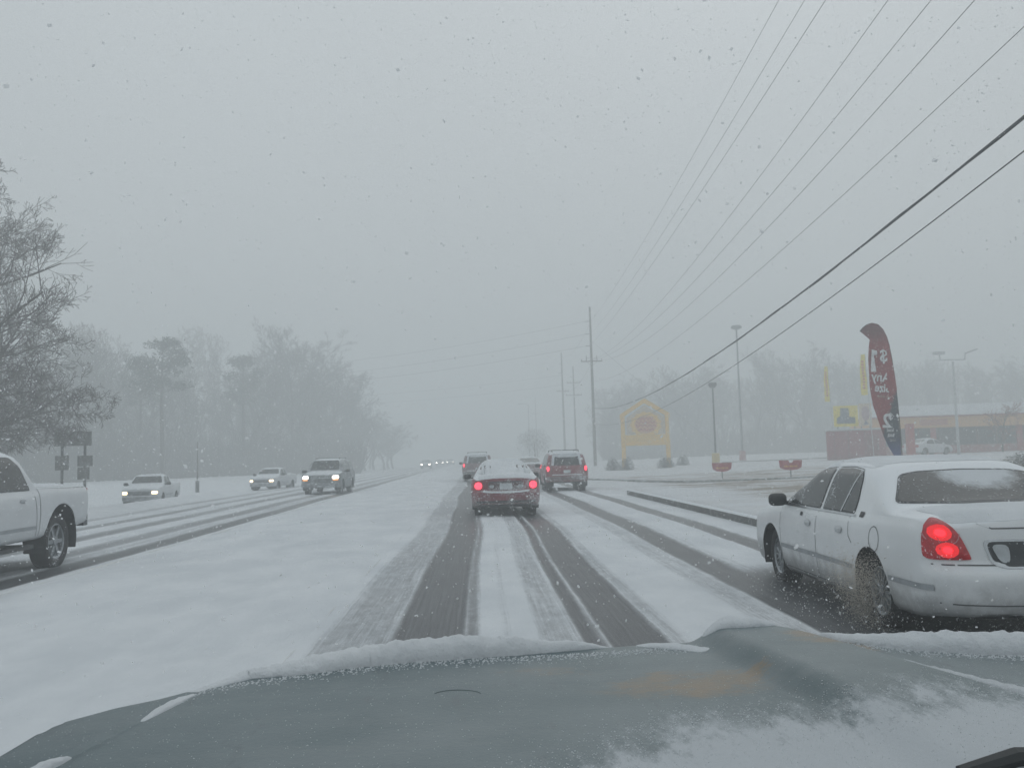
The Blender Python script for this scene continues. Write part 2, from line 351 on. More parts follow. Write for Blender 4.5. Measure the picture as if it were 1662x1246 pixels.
# ------------------------------------------------------------------ vehicles
def curve(pts, sgm=.05):
    pts = sorted(pts); a = np.array([p[0] for p in pts]); b = np.array([p[1] for p in pts])
    g = np.linspace(a[0] - .5, a[-1] + .5, 1400); v = np.interp(g, a, b); dx = g[1] - g[0]
    n = max(1, int(3 * sgm / dx)); k = np.exp(-.5 * (np.arange(-n, n + 1) * dx / sgm) ** 2); k /= k.sum()
    v2 = np.convolve(np.pad(v, n, mode='edge'), k, 'valid')
    return lambda y: float(np.interp(y, g, v2))
SIDE = [(0, .925), (.05, .955), (.2, .985), (.45, 1.0), (.7, 1.0), (.86, .988), (.95, .968), (1, .94)]
def car_body(name, sp, paint, parent):
    Lr, Lf, W = sp['rear'], sp['front'], sp['W']
    TOP = curve(sp['top'], sp.get('ts', .05)); DECK = curve(sp['deck'], .06); BOT = curve(sp['bot'], .06)
    rr_, fr_ = sp.get('rr', .35), sp.get('fr', .6); rw, fw = sp.get('rw', .80), sp.get('fw', .74)
    def HW(y):
        dr = max(0, 1 - (y + Lr) / rr_) if y < -Lr + rr_ else 0
        df = max(0, 1 - (Lf - y) / fr_) if y > Lf - fr_ else 0
        return W * (1 - (1 - rw) * (1 - math.sqrt(max(0, 1 - dr ** 2.2)))) * (1 - (1 - fw) * (1 - math.sqrt(max(0, 1 - df ** 2.0))))
    RP = curve([(z, d) for z, d in sp['rprof']], .025); FP = curve([(z, d) for z, d in sp['fprof']], .03)
    lean = sp.get('lean', .42); nb = sp.get('box', 3.2)
    sz, sv = [t for t, _ in SIDE], [v for _, v in SIDE]
    NS, NT = 20, 18; step = .045
    ysn = np.linspace(-Lr, Lf, int((Lr + Lf) / step) + 1)
    secs = []
    def shift(x, y, z):
        wr = max(0., min(1., 1 - (y + Lr) / .55)); wr = wr * wr * (3 - 2 * wr)
        wf = max(0., min(1., 1 - (Lf - y) / .6)); wf = wf * wf * (3 - 2 * wf)
        return y + wr * (RP(z) + sp.get('rbow', .10) * (x / W) ** 2) - wf * (FP(z) + sp.get('fbow', .16) * (x / W) ** 2)
    for y in ysn:
        hw, zb, zd, zt = HW(y), BOT(y), DECK(y), TOP(y); h = max(zt - zd, .02)
        s = [(0, zb + .02), (hw * .5, zb + .02)]
        for j in range(NS + 1):
            t = j / NS; s.append((hw * float(np.interp(t, sz, sv)), zb + (zd - zb) * t))
        n = 2.2 + nb * min(1, max(0, (h - .08) / .32)); a = hw * .94
        g = min(1, h / .35)
        for k in range(1, NT + 1):
            ph = k / NT * math.pi / 2; c, si = math.cos(ph), math.sin(ph)
            r = 1 / ((abs(c) ** n + abs(si) ** n) ** (1 / n))
            z = h * si * r; x = a * c * r * (1 - lean * z * g)
            s.append((max(x, 0) if k < NT else 0, zd + z))
        secs.append(s)
    bm = bmesh.new(); cols = []
    for y, s in zip(ysn, secs):
        Rv = [bm.verts.new((x, shift(x, y, z), z)) for x, z in s]
        Lv = [bm.verts.new((-x, shift(x, y, z), z)) if x > 1e-6 else v for (x, z), v in zip(s, Rv)]
        cols.append((Lv, Rv))
    n = len(secs[0])
    for i in range(len(cols) - 1):
        for sd in (0, 1):
            A, B = cols[i][sd], cols[i + 1][sd]
            for j in range(n - 1):
                f = [A[j], A[j + 1], B[j + 1], B[j]] if sd == 0 else [A[j], B[j], B[j + 1], A[j + 1]]
                f = list(dict.fromkeys(f))
                if len(f) > 2: bm.faces.new(f)
    for e, y, fl in ((0, ysn[0], 0), (-1, ysn[-1], 1)):
        NC = 12; rows = []
        for j, (x, z) in enumerate(secs[e]):
            if x < 1e-6: rows.append([cols[e][1][j]]); continue
            rows.append([cols[e][0][j]] + [bm.verts.new((x * (2 * q / NC - 1), shift(x * (2 * q / NC - 1), y, z), z)) for q in range(1, NC)] + [cols[e][1][j]])
        for A, B in zip(rows[:-1], rows[1:]):
            if len(A) == 1: A = A * len(B)
            if len(B) == 1: B = B * len(A)
            for q in range(len(A) - 1):
                f = [A[q], A[q + 1], B[q + 1], B[q]]
                if fl: f = f[::-1]
                f = list(dict.fromkeys(f))
                if len(f) > 2:
                    try: bm.faces.new(f)
                    except ValueError: pass
    bmesh.ops.remove_doubles(bm, verts=bm.verts, dist=.0008)
    bmesh.ops.recalc_face_normals(bm, faces=bm.faces)
    bvh = BVHTree.FromBMesh(bm)
    ra = sp['ra']; zc = sp['zc']
    for ay in sp['axles']:
        def inside(v): return abs(v.co.x) > .45 * W and (v.co.y - ay) ** 2 + (v.co.z - zc) ** 2 < ra * ra
        dead = [f for f in bm.faces if any(inside(v) for v in f.verts)]
        keep = {v for f in dead for v in f.verts if not inside(v)}
        bmesh.ops.delete(bm, geom=dead, context='FACES')
        for v in keep:
            if v.is_valid and v.link_faces and abs(v.co.x) > .5 * W and v.co.z > BOT(v.co.y) + .01:
                d = math.hypot(v.co.y - ay, v.co.z - zc)
                if d > 1e-4 and d < ra + .09:
                    v.co.y = ay + (v.co.y - ay) * ra / d; v.co.z = zc + (v.co.z - zc) * ra / d
    loose = [v for v in bm.verts if not v.link_faces]
    bmesh.ops.delete(bm, geom=loose, context='VERTS')
    me = bpy.data.meshes.new(name); bm.to_mesh(me); bm.free(); me.shade_smooth(); me.materials.append(paint)
    o = bpy.data.objects.new(name, me); COL.objects.link(o); o.parent = parent
    # wheel wells
    wl = MB()
    for ay in sp['axles']:
        for sd in (-1, 1):
            pr = []
            x0, x1 = sd * (W - .02), sd * (W - .36)
            b0 = len(wl.v); K = 22
            for xx, r_ in ((x0, ra + .004), (x1, ra + .004), (x1, .02)):
                for k in range(K + 1):
                    t = -.35 + (math.pi + .7) * k / K
                    wl.v.append((xx, ay + r_ * math.cos(t), zc + r_ * math.sin(t)))
            for i in range(2):
                for k in range(K): a0 = b0 + i * (K + 1) + k; wl.f.append((a0, a0 + 1, a0 + K + 2, a0 + K + 1))
    wl.box((0, (Lf - Lr) / 2, sp['bot'][1][1] + .05), (W * 1.25, (Lr + Lf) * .9, .08))
    wl.o("underbody", DARK, parent)
    return o, bvh
AX = {'L': (Vector((-2.5, 0, 0)), Vector((1, 0, 0)), 1, 2), 'R': (Vector((2.5, 0, 0)), Vector((-1, 0, 0)), 1, 2),
      'B': (Vector((0, -5, 0)), Vector((0, 1, 0)), 0, 2), 'F': (Vector((0, 5, 0)), Vector((0, -1, 0)), 0, 2), 'T': (Vector((0, 0, 4)), Vector((0, 0, -1)), 0, 1)}
def chaikin(p, n=2, closed=True):
    for _ in range(n):
        q = []
        for i in range(len(p) if closed else len(p) - 1):
            a, b = p[i], p[(i + 1) % len(p)]
            q += [(a[0] * .75 + b[0] * .25, a[1] * .75 + b[1] * .25), (a[0] * .25 + b[0] * .75, a[1] * .25 + b[1] * .75)]
        p = q
    return p
def rpoly(p, r):
    q = []; n = len(p)
    for i in range(n):
        a, b, c = Vector(p[i - 1]), Vector(p[i]), Vector(p[(i + 1) % n])
        u, v = (a - b), (c - b); ru, rv = min(r, u.length * .45), min(r, v.length * .45)
        if u.length < 1e-6 or v.length < 1e-6: continue
        A, B = b + u.normalized() * ru, b + v.normalized() * rv
        for t in (0, .33, .67, 1): q.append(tuple(A * (1 - t) ** 2 + b * 2 * t * (1 - t) + B * t * t))
    return q
def segd(p, a, b):
    ax, ay, bx, by = a[0], a[1], b[0], b[1]; dx, dy = bx - ax, by - ay; l = dx * dx + dy * dy
    t = 0 if l == 0 else max(0, min(1, ((p[0] - ax) * dx + (p[1] - ay) * dy) / l))
    return math.hypot(p[0] - ax - t * dx, p[1] - ay - t * dy)
def inpoly(p, poly):
    c = False; n = len(poly)
    for i in range(n):
        a, b = poly[i], poly[i - 1]
        if (a[1] > p[1]) != (b[1] > p[1]) and p[0] < (b[0] - a[0]) * (p[1] - a[1]) / (b[1] - a[1]) + a[0]: c = not c
    return c
def patch(bvh, name, poly, axis, m, off=.004, th=0.0, edge=.03, step=.05, rnd_=1, parent=None, lump=0.0):
    """a skin over the body: polygon seen along an axis, cast on the body; th = extra thickness away from the rim"""
    if rnd_: poly = rpoly(poly, (0, .05, .10)[rnd_])
    den = []
    for i in range(len(poly)):
        a, b = poly[i], poly[(i + 1) % len(poly)]; d = math.hypot(b[0] - a[0], b[1] - a[1]); k = max(1, int(d / step))
        den += [(a[0] + (b[0] - a[0]) * q / k, a[1] + (b[1] - a[1]) * q / k) for q in range(k)]
    nb = len(den); pts = list(den); x0, x1 = min(p[0] for p in den), max(p[0] for p in den); z0, z1 = min(p[1] for p in den), max(p[1] for p in den)
    u = x0 + step * .5
    while u < x1:
        v = z0 + step * .5
        while v < z1:
            if inpoly((u, v), den) and min(segd((u, v), den[i], den[(i + 1) % nb]) for i in range(nb)) > step * .45: pts.append((u, v))
            v += step
        u += step
    co, ed, fc = delaunay_2d_cdt([Vector(p) for p in pts], [], [list(range(nb))], 1, 1e-5)[:3]
    o0, dr, iu, iv = AX[axis]; V = []
    for p in co:
        o_ = o0.copy(); o_[iu] = p[0]; o_[iv] = p[1]
        h = bvh.ray_cast(o_, dr)
        if h[0] is None:
            o_ = o0 * .4; o_[iu] = p[0]; o_[iv] = p[1]; h = bvh.find_nearest(o_)
        nrm = h[1] if h[1].dot(dr) < 0 else -h[1]
        nrm = (nrm * .5 - dr * .5).normalized()
        t = off
        if th:
            d = min(segd(p, den[i], den[(i + 1) % nb]) for i in range(nb)); t += th * (1 - math.exp(-d / edge))
            if lump: t += lump * (noise.noise(Vector((p[0] * 5, p[1] * 5, 0))) ) * (1 - math.exp(-d / edge))
        V.append(h[0] + nrm * t)
    F_ = []
    for f in fc:
        a, b, c = V[f[0]], V[f[1]], V[f[2]]
        F_.append(tuple(f) if (b - a).cross(c - a).dot(dr) < 0 else tuple(f)[::-1])
    if th:   # close the rim
        b = len(V); 
        for i in range(len(co)): pass
    return mk(name, V, F_, m, parent, True)
def strip(bvh, name, path, axis, wd, m, off=.004, parent=None, step=.06):
    o0, dr, iu, iv = AX[axis]; P = []
    for a, b in zip(path[:-1], path[1:]):
        k = max(1, int(math.hypot(b[0] - a[0], b[1] - a[1]) / step)); P += [(a[0] + (b[0] - a[0]) * q / k, a[1] + (b[1] - a[1]) * q / k) for q in range(k)]
    P.append(path[-1]); V = []; F_ = []
    for i, p in enumerate(P):
        a, b = P[max(i - 1, 0)], P[min(i + 1, len(P) - 1)]; dx, dy = b[0] - a[0], b[1] - a[1]; l = math.hypot(dx, dy) or 1
        for s in (-.5, .5):
            o_ = o0.copy(); o_[iu] = p[0] - dy / l * wd * s; o_[iv] = p[1] + dx / l * wd * s
            h = bvh.ray_cast(o_, dr)
            if h[0] is None: h = bvh.find_nearest(Vector(o_) * .4)
            V.append(h[0] - dr * off)
    for i in range(len(P) - 1):
        f = (2 * i, 2 * i + 1, 2 * i + 3, 2 * i + 2)
        nrm = (V[f[1]] - V[f[0]]).cross(V[f[2]] - V[f[0]])
        F_.append(f if nrm.dot(dr) < 0 else f[::-1])
    return mk(name, V, F_, m, parent)
RIM = mat("wheel_rim_silver", (.30, .32, .34), .4, metal=.6, speck=.3, snow=.2)
_wm = {}
def wheel_meshes(r, wd, spokes=10):
    key = (r, wd, spokes)
    if key in _wm: return _wm[key]
    rr = r * .66; t = MB()
    t.lathe([(rr, -wd * .42), (r * .80, -wd * .5), (r * .95, -wd * .46), (r, -wd * .34), (r * .985, -wd * .1), (r, -.01), (r, .01), (r * .985, wd * .1), (r, wd * .34), (r * .95, wd * .46), (r * .80, wd * .5), (rr, wd * .42), (rr, -wd * .42)], 36, 'X')
    me = t.o("wheel", BLACK, None, True); tm = me.data; bpy.data.objects.remove(me)
    q = MB(); x = -wd * .36
    q.lathe([(rr, -wd * .40), (rr * .95, -wd * .43), (rr * .90, x), (rr * .88, -wd * .1), (.03, -wd * .1)], 30, 'X')
    q.lathe([(rr * .26, -wd * .1), (rr * .24, x - .01), (rr * .12, x - .02), (.001, x - .022)], 16, 'X')
    for k in range(spokes):
        R = Matrix.Rotation(2 * math.pi * k / spokes, 3, 'X')
        c = R @ Vector((x + .012, rr * .56, 0)); q.box(c, (.022, rr * .70, rr * 2.4 / spokes * .52), R)
    me = q.o("rim", RIM, None, False); rm = me.data; bpy.data.objects.remove(me)
    _wm[key] = (tm, rm); return _wm[key]
def wheels(root, sp, spokes=10):
    tm, rm = wheel_meshes(sp['r'], sp.get('tw', .22), spokes)
    for ay in sp['axles']:
        for sd in (-1, 1):
            wv = inst("wheel", tm, root, (sd * (sp['W'] - .075 - sp.get('tw', .22) / 2), ay, sp['r'] - .01), 0 if sd < 0 else math.pi)
            inst("rim", rm, wv)
def mirror(root, x, y, z, m, s=1.0):
    b = bmesh.new(); bmesh.ops.create_uvsphere(b, u_segments=14, v_segments=9, radius=1)
    for v in b.verts:
        v.co = Vector((math.copysign(abs(v.co.x) ** .6, v.co.x) * .125 * s, v.co.y * .07 * s, math.copysign(abs(v.co.z) ** .65, v.co.z) * .088 * s))
    me = bpy.data.meshes.new("mirror"); b.to_mesh(me); b.free(); me.shade_smooth(); me.materials.append(m)
    o = bpy.data.objects.new("mirror", me); COL.objects.link(o); o.parent = root; o.location = (x + math.copysign(.12 * s, x), y, z)
    a = MB().box((-math.copysign(.13 * s, x), .01, -.04), (.12 * s, .04, .04)).o("mirror_arm", m, o)
    return o
def both(poly): return [(-u, v) for u, v in poly]
def mirrored(bvh, name, poly, axis, m, **kw):
    """left/right pair seen along B, F or T"""
    return [patch(bvh, name, poly, axis, m, **kw), patch(bvh, name, [(-u, v) for u, v in poly][::-1], axis, m, **kw)]
def sidepair(bvh, name, poly, m, **kw): return [patch(bvh, name, poly, 'L', m, **kw), patch(bvh, name, poly, 'R', m, **kw)]
def side_strips(bvh, name, path, wd, m, **kw): return [strip(bvh, name, path, s, wd, m, **kw) for s in ('L', 'R')]
def frost_glass(name, cx, cz, rx, rz):
    m, Nn, Ll, b = newmat(name)
    t = Nn.new("ShaderNodeTexCoord"); s_ = Nn.new("ShaderNodeSeparateXYZ"); Ll.new(t.outputs['Object'], s_.inputs[0])
    a = mth(Nn, Ll, 'POWER', mth(Nn, Ll, 'ABSOLUTE', mth(Nn, Ll, 'DIVIDE', mth(Nn, Ll, 'SUBTRACT', s_.outputs['X'], cx), rx)), 2.0)
    c = mth(Nn, Ll, 'POWER', mth(Nn, Ll, 'ABSOLUTE', mth(Nn, Ll, 'DIVIDE', mth(Nn, Ll, 'SUBTRACT', s_.outputs['Z'], cz), rz)), 2.0)
    q = mth(Nn, Ll, 'ADD', mth(Nn, Ll, 'ADD', a, c), mth(Nn, Ll, 'MULTIPLY', mth(Nn, Ll, 'SUBTRACT', nz(Nn, Ll, 9, 7, rough=.8), .5), 1.6))
    f = ramp(Nn, Ll, q, 1.25, .25, 0, .9)
    sp = ramp(Nn, Ll, nz(Nn, Ll, 34, 5, rough=.75), .60, .68, 0, .8); f = mth(Nn, Ll, 'MAXIMUM', f, sp)
    Ll.new(mixc(Nn, Ll, f, (.018, .024, .026), (.62, .65, .68)), b.inputs['Base Color']); Ll.new(ramp(Nn, Ll, f, 0, 1, .12, .9), b.inputs['Roughness']); return m
SEAM = mat("panel_gap", (.10, .105, .11), .8)
TRIM = mat("window_trim", (.05, .055, .06), .5, speck=.3)
WTRIM = mat("white_body_trim", (.50, .52, .54), .5)

# ---- white sedan in the right lane
TC = dict(rear=2.85, front=2.62, W=.99, r=.335, zc=.335, ra=.385, axles=(-1.495, 1.495), tw=.225,
    top=[(-2.85, 1.01), (-2.72, 1.085), (-2.0, 1.105), (-1.86, 1.11), (-1.12, 1.445), (-.6, 1.495), (-.1, 1.50), (.35, 1.465), (1.15, 1.03), (1.3, 1.0), (2.3, .90), (2.55, .83), (2.62, .74)],
    deck=[(-2.85, .955), (-2.4, 1.01), (-1.8, 1.005), (-1.0, .965), (1.0, .95), (1.4, .93), (2.3, .82), (2.62, .66)],
    bot=[(-2.85, .30), (-2.3, .245), (-1, .21), (1, .21), (2.2, .22), (2.62, .27)],
    rprof=[(.2, .10), (.30, .03), (.40, .0), (.60, .0), (.645, .015), (.675, .075), (.80, .085), (.98, .11), (1.07, .17), (1.15, .25)],
    fprof=[(.2, .12), (.3, .03), (.5, 0), (.6, .02), (.75, .06), (.9, .12)], rr=.42, rw=.80, rbow=.14, lean=.50, box=4.6)
WPAINT = mat("white_paint", (.70, .72, .735), .38, var=.05, vs=1.5, snow=.55, coat=.35, dirt=.75, speck=.20)
def town_car():
    root = empty("sedan", label="white sedan with lit red tail lamp in the right lane, largest car in the photo", cat="car")
    body, bv = car_body("body", TC, WPAINT, root)
    rw = [(-.80, 1.125), (-.575, 1.34), (-.40, 1.365), (0, 1.375), (.40, 1.365), (.575, 1.34), (.80, 1.125), (.4, 1.12), (-.4, 1.12)]
    # rear window as seen from behind
    t = patch(bv, "rear_window", rw, 'B', frost_glass("frosted_rear_glass", .10, 1.36, .40, .15), off=.007, rnd_=1, parent=root)
    patch(bv, "window_trim", [(x * 1.035, 1.245 + (z - 1.245) * 1.10) for x, z in rw], 'B', TRIM, off=.003, rnd_=1, parent=t)
    strip(bv, "brake_light", [(-.16, 1.15), (.16, 1.15)], 'B', .03, TAILR, .012, root)
    patch(bv, "windshield", [(-.72, 1.03), (-.62, 1.40), (.62, 1.40), (.72, 1.03)], 'F', GLASS, off=.006, parent=root)
    wa = [(1.05, 1.0), (.42, 1.34), (.22, 1.392), (.0, 1.402), (-.06, 1.395), (-.10, .995)]
    wb = [(-.20, .995), (-.155, 1.398), (-.50, 1.405), (-.78, 1.385), (-.92, 1.30), (-1.02, 1.12), (-1.04, .998)]
    for nm, wq in (("side_window", wa), ("side_window", wb)):
        for s in ('L', 'R'):
            q = patch(bv, nm, wq, s, GLASS, off=.006, rnd_=1, parent=root)
            c = (sum(p[0] for p in wq) / len(wq), sum(p[1] for p in wq) / len(wq))
            patch(bv, "window_trim", [(c[0] + (p[0] - c[0]) * 1.055, c[1] + (p[1] - c[1]) * 1.085) for p in wq], s, TRIM, off=.002, rnd_=1, parent=q)
    side_strips(bv, "window_divider", [(-.70, .99), (-.80, 1.395)], .028, WTRIM, off=.010, parent=root)
    side_strips(bv, "belt_trim", [(1.12, .975), (.4, .972), (-1.1, .972)], .022, CHROME, off=.006, parent=root)
    side_strips(bv, "side_trim", [(1.08, .50), (.3, .50), (-1.08, .50)], .045, mat("side_moulding", (.30, .32, .34), .45), off=.010, parent=root)
    side_strips(bv, "side_trim", [(-1.90, .50), (-2.35, .505), (-2.62, .51)], .045, mat("side_moulding", (.3, .3, .3)), off=.010, parent=root)
    for path in ([(1.12, .93), (1.10, .28)], [(-.10, .96), (-.10, .26)], [(-.98, .96), (-1.02, .78), (-1.10, .72)], [(1.10, .27), (-1.08, .26)]):
        side_strips(bv, "panel_gap", path, .009, SEAM, off=.003, parent=root)
    fl = [(-1.62 + .11 * math.cos(a), .80 + .11 * math.sin(a)) for a in np.linspace(0, 2 * math.pi, 17)]
    strip(bv, "fuel_door", fl, 'L', .008, SEAM, .003, root)
    for y in (.05, -.86):
        for s in ('L', 'R'):
            h = patch(bv, "door_handle", [(y - .0, .845), (y + .17, .85), (y + .17, .79), (y, .785)], s, mat("handle_white", (.46, .48, .50), .35), off=.012, th=.018, edge=.02, step=.02, parent=root)
    side_strips(bv, "door_emblem", [(.42, .905), (.34, .90)], .04, DARK, off=.006, parent=root)
    side_strips(bv, "roof_emblem", [(-1.20, .992), (-1.30, .99)], .05, DARK, off=.006, parent=root)
    strip(bv, "panel_gap", [(-.66, 1.09), (-.60, 1.0), (-.50, .96), (.5, .96), (.60, 1.0), (.66, 1.09)], 'B', .010, SEAM, .003, root)
    strip(bv, "panel_gap", [(-.93, .69), (-.5, .685), (.5, .685), (.93, .69)], 'B', .010, SEAM, .004, root)
    tl = [(-.965, .725), (-.955, .90), (-.915, 1.0), (-.85, 1.045), (-.80, 1.015), (-.735, .90), (-.675, .74), (-.68, .725)]
    for sgn in (1, -1):
        q = patch(bv, "tail_lamp", [(x * sgn, z) for x, z in (tl if sgn > 0 else tl[::-1])], 'B', TAILR, off=.012, th=.02, edge=.03, step=.025, rnd_=1, parent=root)
        for (cx, cz) in ((-.855, .925), (-.83, .80)):
            pl = [(sgn * (cx + .038 * math.cos(a)), cz + .034 * math.sin(a)) for a in np.linspace(0, 2 * math.pi, 12, endpoint=False)]
            patch(bv, "lamp_reflector", [(sgn * cx + (u - sgn * cx) * 1.75, cz + (v - cz) * 1.75) for u, v in pl], 'B', TAILMID, off=.033, step=.03, rnd_=0, parent=q)
            patch(bv, "lamp_bulb", [(sgn * cx + (u - sgn * cx) * .8, cz + (v - cz) * .8) for u, v in pl], 'B', TAILLIT, off=.036, step=.03, rnd_=0, parent=q)
        strip(bv, "lamp_ring", [(sgn * (-.855 + .10 * math.cos(a)), .925 + .09 * math.sin(a)) for a in np.linspace(math.pi, 2 * math.pi, 9)], 'B', .008, mat("lamp_ring_clear", (.5, .2, .22), .3), .036, q)
    ap = [(-.56, .86), (.56, .86), (.52, .71), (.44, .675), (-.44, .675), (-.52, .71)]
    q = patch(bv, "rear_panel", ap, 'B', mat("rear_panel_dark", (.03, .035, .04), .3, speck=.3), off=.008, parent=root)
    mirrored(bv, "reverse_lamp", [(-.535, .84), (-.40, .84), (-.40, .70), (-.47, .70)], 'B', mat("clear_lens", (.45, .48, .5), .3, speck=.2), off=.014, parent=root, step=.04)
    patch(bv, "license_plate", [(-.155, .83), (.155, .83), (.155, .69), (-.155, .69)], 'B', PLATE, off=.016, rnd_=0, parent=root)
    patch(bv, "rear_panel_trim", [(x * 1.05, .768 + (z - .768) * 1.18) for x, z in ap], 'B', CHROME, off=.004, parent=root)
    strip(bv, "bumper_line", [(-.97, .40), (-.5, .385), (.5, .385), (.97, .40)], 'B', .010, SEAM, .003, root)
    mirror(root, -.94, .98, 1.03, DARK, .85); mirror(root, .94, .98, 1.03, DARK, .85)
    mirrored(bv, "headlight", [(-.86, .62), (-.5, .60), (-.5, .74), (-.86, .77)], 'F', mat("clear_lens", (.45, .48, .5)), off=.01, parent=root)
    patch(bv, "grille", [(-.38, .48), (.38, .48), (.33, .78), (-.33, .78)], 'F', CHROME, off=.01, parent=root)
    SN = mat("car_snow_film", (.78, .81, .84), .9, var=.04, bmp=.3)
    patch(bv, "roof_snow", [(-.66, -1.0), (.66, -1.0), (.68, .3), (-.68, .3)], 'T', SNOW, off=.002, th=.014, edge=.12, step=.08, rnd_=2, parent=root, lump=.006)
    patch(bv, "trunk_snow", [(-.80, -2.60), (-.4, -2.70), (.4, -2.70), (.80, -2.60), (.78, -1.98), (.4, -1.93), (-.4, -1.93), (-.78, -1.98)], 'T', SNOW, off=.002, th=.016, edge=.08, step=.07, rnd_=2, parent=root, lump=.006)
    ex = MB().lathe([(.03, -2.9), (.035, -2.9), (.035, -2.4), (.03, -2.4)], 12, 'Y', (.55, 0, .24)).o("exhaust_pipe", STEEL, root)
    wheels(root, TC, 16)
    return root
tcar = town_car(); tcar.location = (4.34, 9.32, -.01); tcar.rotation_euler = (0, 0, math.radians(-1.4)); tcar.scale = (.96, .96, .96)

# ---- white crew cab pickup, oncoming on the left
PK = dict(rear=2.86, front=2.85, W=1.0, r=.43, zc=.47, ra=.545, axles=(-1.85, 1.80), tw=.28,
    top=[(-2.86, 1.30), (-1.14, 1.33), (-1.06, 1.42), (-.86, 1.80), (-.55, 1.87), (.45, 1.875), (.75, 1.80), (1.45, 1.33), (1.6, 1.28), (2.6, 1.20), (2.85, 1.10)], ts=.035,
    deck=[(-2.86, 1.25), (-1.2, 1.27), (-.9, 1.22), (1.3, 1.20), (2.6, 1.10), (2.85, .98)],
    bot=[(-2.86, .66), (-2.3, .60), (-1.1, .52), (1.2, .50), (2.3, .50), (2.85, .52)],
    rprof=[(.3, .0), (1.4, .0)], fprof=[(.4, .05), (.6, 0), (1.0, .02), (1.2, .08)], rr=.10, rw=.965, fr=.5, fw=.84, rbow=.0, lean=.30, box=5.0)
def pickup(sp, paint, lit=HEADY, big=True, label="", group=None, snowcap=True):
    root = empty("pickup_truck", label=label, cat="pickup truck", group=group)
    k = 1.0 if big else .82
    body, bv = car_body("body", sp, paint, root)
    T = dict(sp['top']); ax0, ax1 = sp['axles']
    cw = sp['cab']
    for q in cw['wins']:
        for s in ('L', 'R'):
            g = patch(bv, "side_window", q, s, GLASS, off=.006, parent=root)
            c = (sum(p[0] for p in q) / len(q), sum(p[1] for p in q) / len(q))
            patch(bv, "window_trim", [(c[0] + (p[0] - c[0]) * 1.06, c[1] + (p[1] - c[1]) * 1.08) for p in q], s, TRIM, off=.002, parent=g)
    patch(bv, "windshield", cw['ws'], 'F', GLASS, off=.006, parent=root)
    patch(bv, "rear_window", cw['rwn'], 'B', GLASS, off=.006, parent=root)
    for path in cw['gaps']: side_strips(bv, "panel_gap", path, .012, SEAM, off=.003, parent=root)
    for y in cw['handles']:
        sidepair(bv, "door_handle", [(y, cw['hz']), (y + .17, cw['hz']), (y + .17, cw['hz'] - .05), (y, cw['hz'] - .05)], mat("handle_grey", (.34, .36, .38), .4), off=.012, th=.015, edge=.02, step=.03, parent=root)
    side_strips(bv, "side_trim", cw['rub'], .05, mat("side_moulding", (.30, .32, .34), .45), off=.010, parent=root)
    zf = cw['hl']
    W = sp['W']
    mirrored(bv, "headlight", [(-.90 * W, zf), (-.62 * W, zf), (-.62 * W, zf + .15 * k), (-.90 * W, zf + .15 * k)], 'F', lit, off=.012, th=.02, step=.05, parent=root)
    patch(bv, "grille", [(-.58 * W, zf - .06), (.58 * W, zf - .06), (.58 * W, zf + .17 * k), (-.58 * W, zf + .17 * k)], 'F', mat("grille_dark", (.06, .065, .07), .5, speck=.45), off=.01, parent=root)
    bz = sp['bot'][0][1]
    MB().prism(chaikin([(-.93 * W, sp['front'] - .16), (-.8 * W, sp['front'] + .03), (.8 * W, sp['front'] + .03), (.93 * W, sp['front'] - .16)], 1, False) + [(.9 * W, sp['front'] - .3), (-.9 * W, sp['front'] - .3)], .2 * k, 'Z', sp['bot'][-1][1] + .02).o("bumper", mat("bumper_grey", (.16, .17, .18), .5, metal=.2, speck=.5, snow=.4), root)
    MB().box((0, -sp['rear'] - .08, bz + .03), (1.8 * W, .16, .19 * k)).o("bumper", mat("bumper_dark", (.05, .055, .06), .5, speck=.4, snow=.4), root)
    MB().box((0, -sp['rear'] - .16, bz - .04), (.08, .22, .08)).o("tow_hitch", DARK, root)
    for s in (-1, 1):
        q = MB().box((s * .88 * W, -sp['rear'] - .012, sp['top'][0][1] - .28 * k), (.14, .03, .42 * k)).o("tail_lamp", mat("tail_lamp_red", (.3, .01, .02)), root)
    patch(bv, "tailgate", [(-.74 * W, bz + .18), (.74 * W, bz + .18), (.74 * W, sp['top'][0][1] - .05), (-.74 * W, sp['top'][0][1] - .05)], 'B', paint, off=.012, parent=root)
    yb0, yb1 = -sp['rear'] + .12, cw['bed1']
    if snowcap:
        patch(bv, "bed_snow", [(-.78 * W, yb0), (.78 * W, yb0), (.78 * W, yb1), (-.78 * W, yb1)], 'T', SNOW, off=.002, th=.03, edge=.1, step=.12, rnd_=1, parent=root, lump=.02)
        patch(bv, "roof_snow", [(-.62 * W, cw['r0']), (.62 * W, cw['r0']), (.62 * W, cw['r1']), (-.62 * W, cw['r1'])], 'T', SNOW, off=.002, th=.02, edge=.1, step=.12, rnd_=2, parent=root, lump=.01)
    side_strips(bv, "bed_rail", [(yb0, sp['top'][0][1] - .045), (yb1, sp['top'][1][1] - .045)], .02, DARK, off=.006, parent=root)
    for s in (-1, 1):
        mirror(root, s * W, cw['mir'][0], cw['mir'][1], DARK, 1.25 if big else .9)
    wheels(root, sp, 6)
    return root
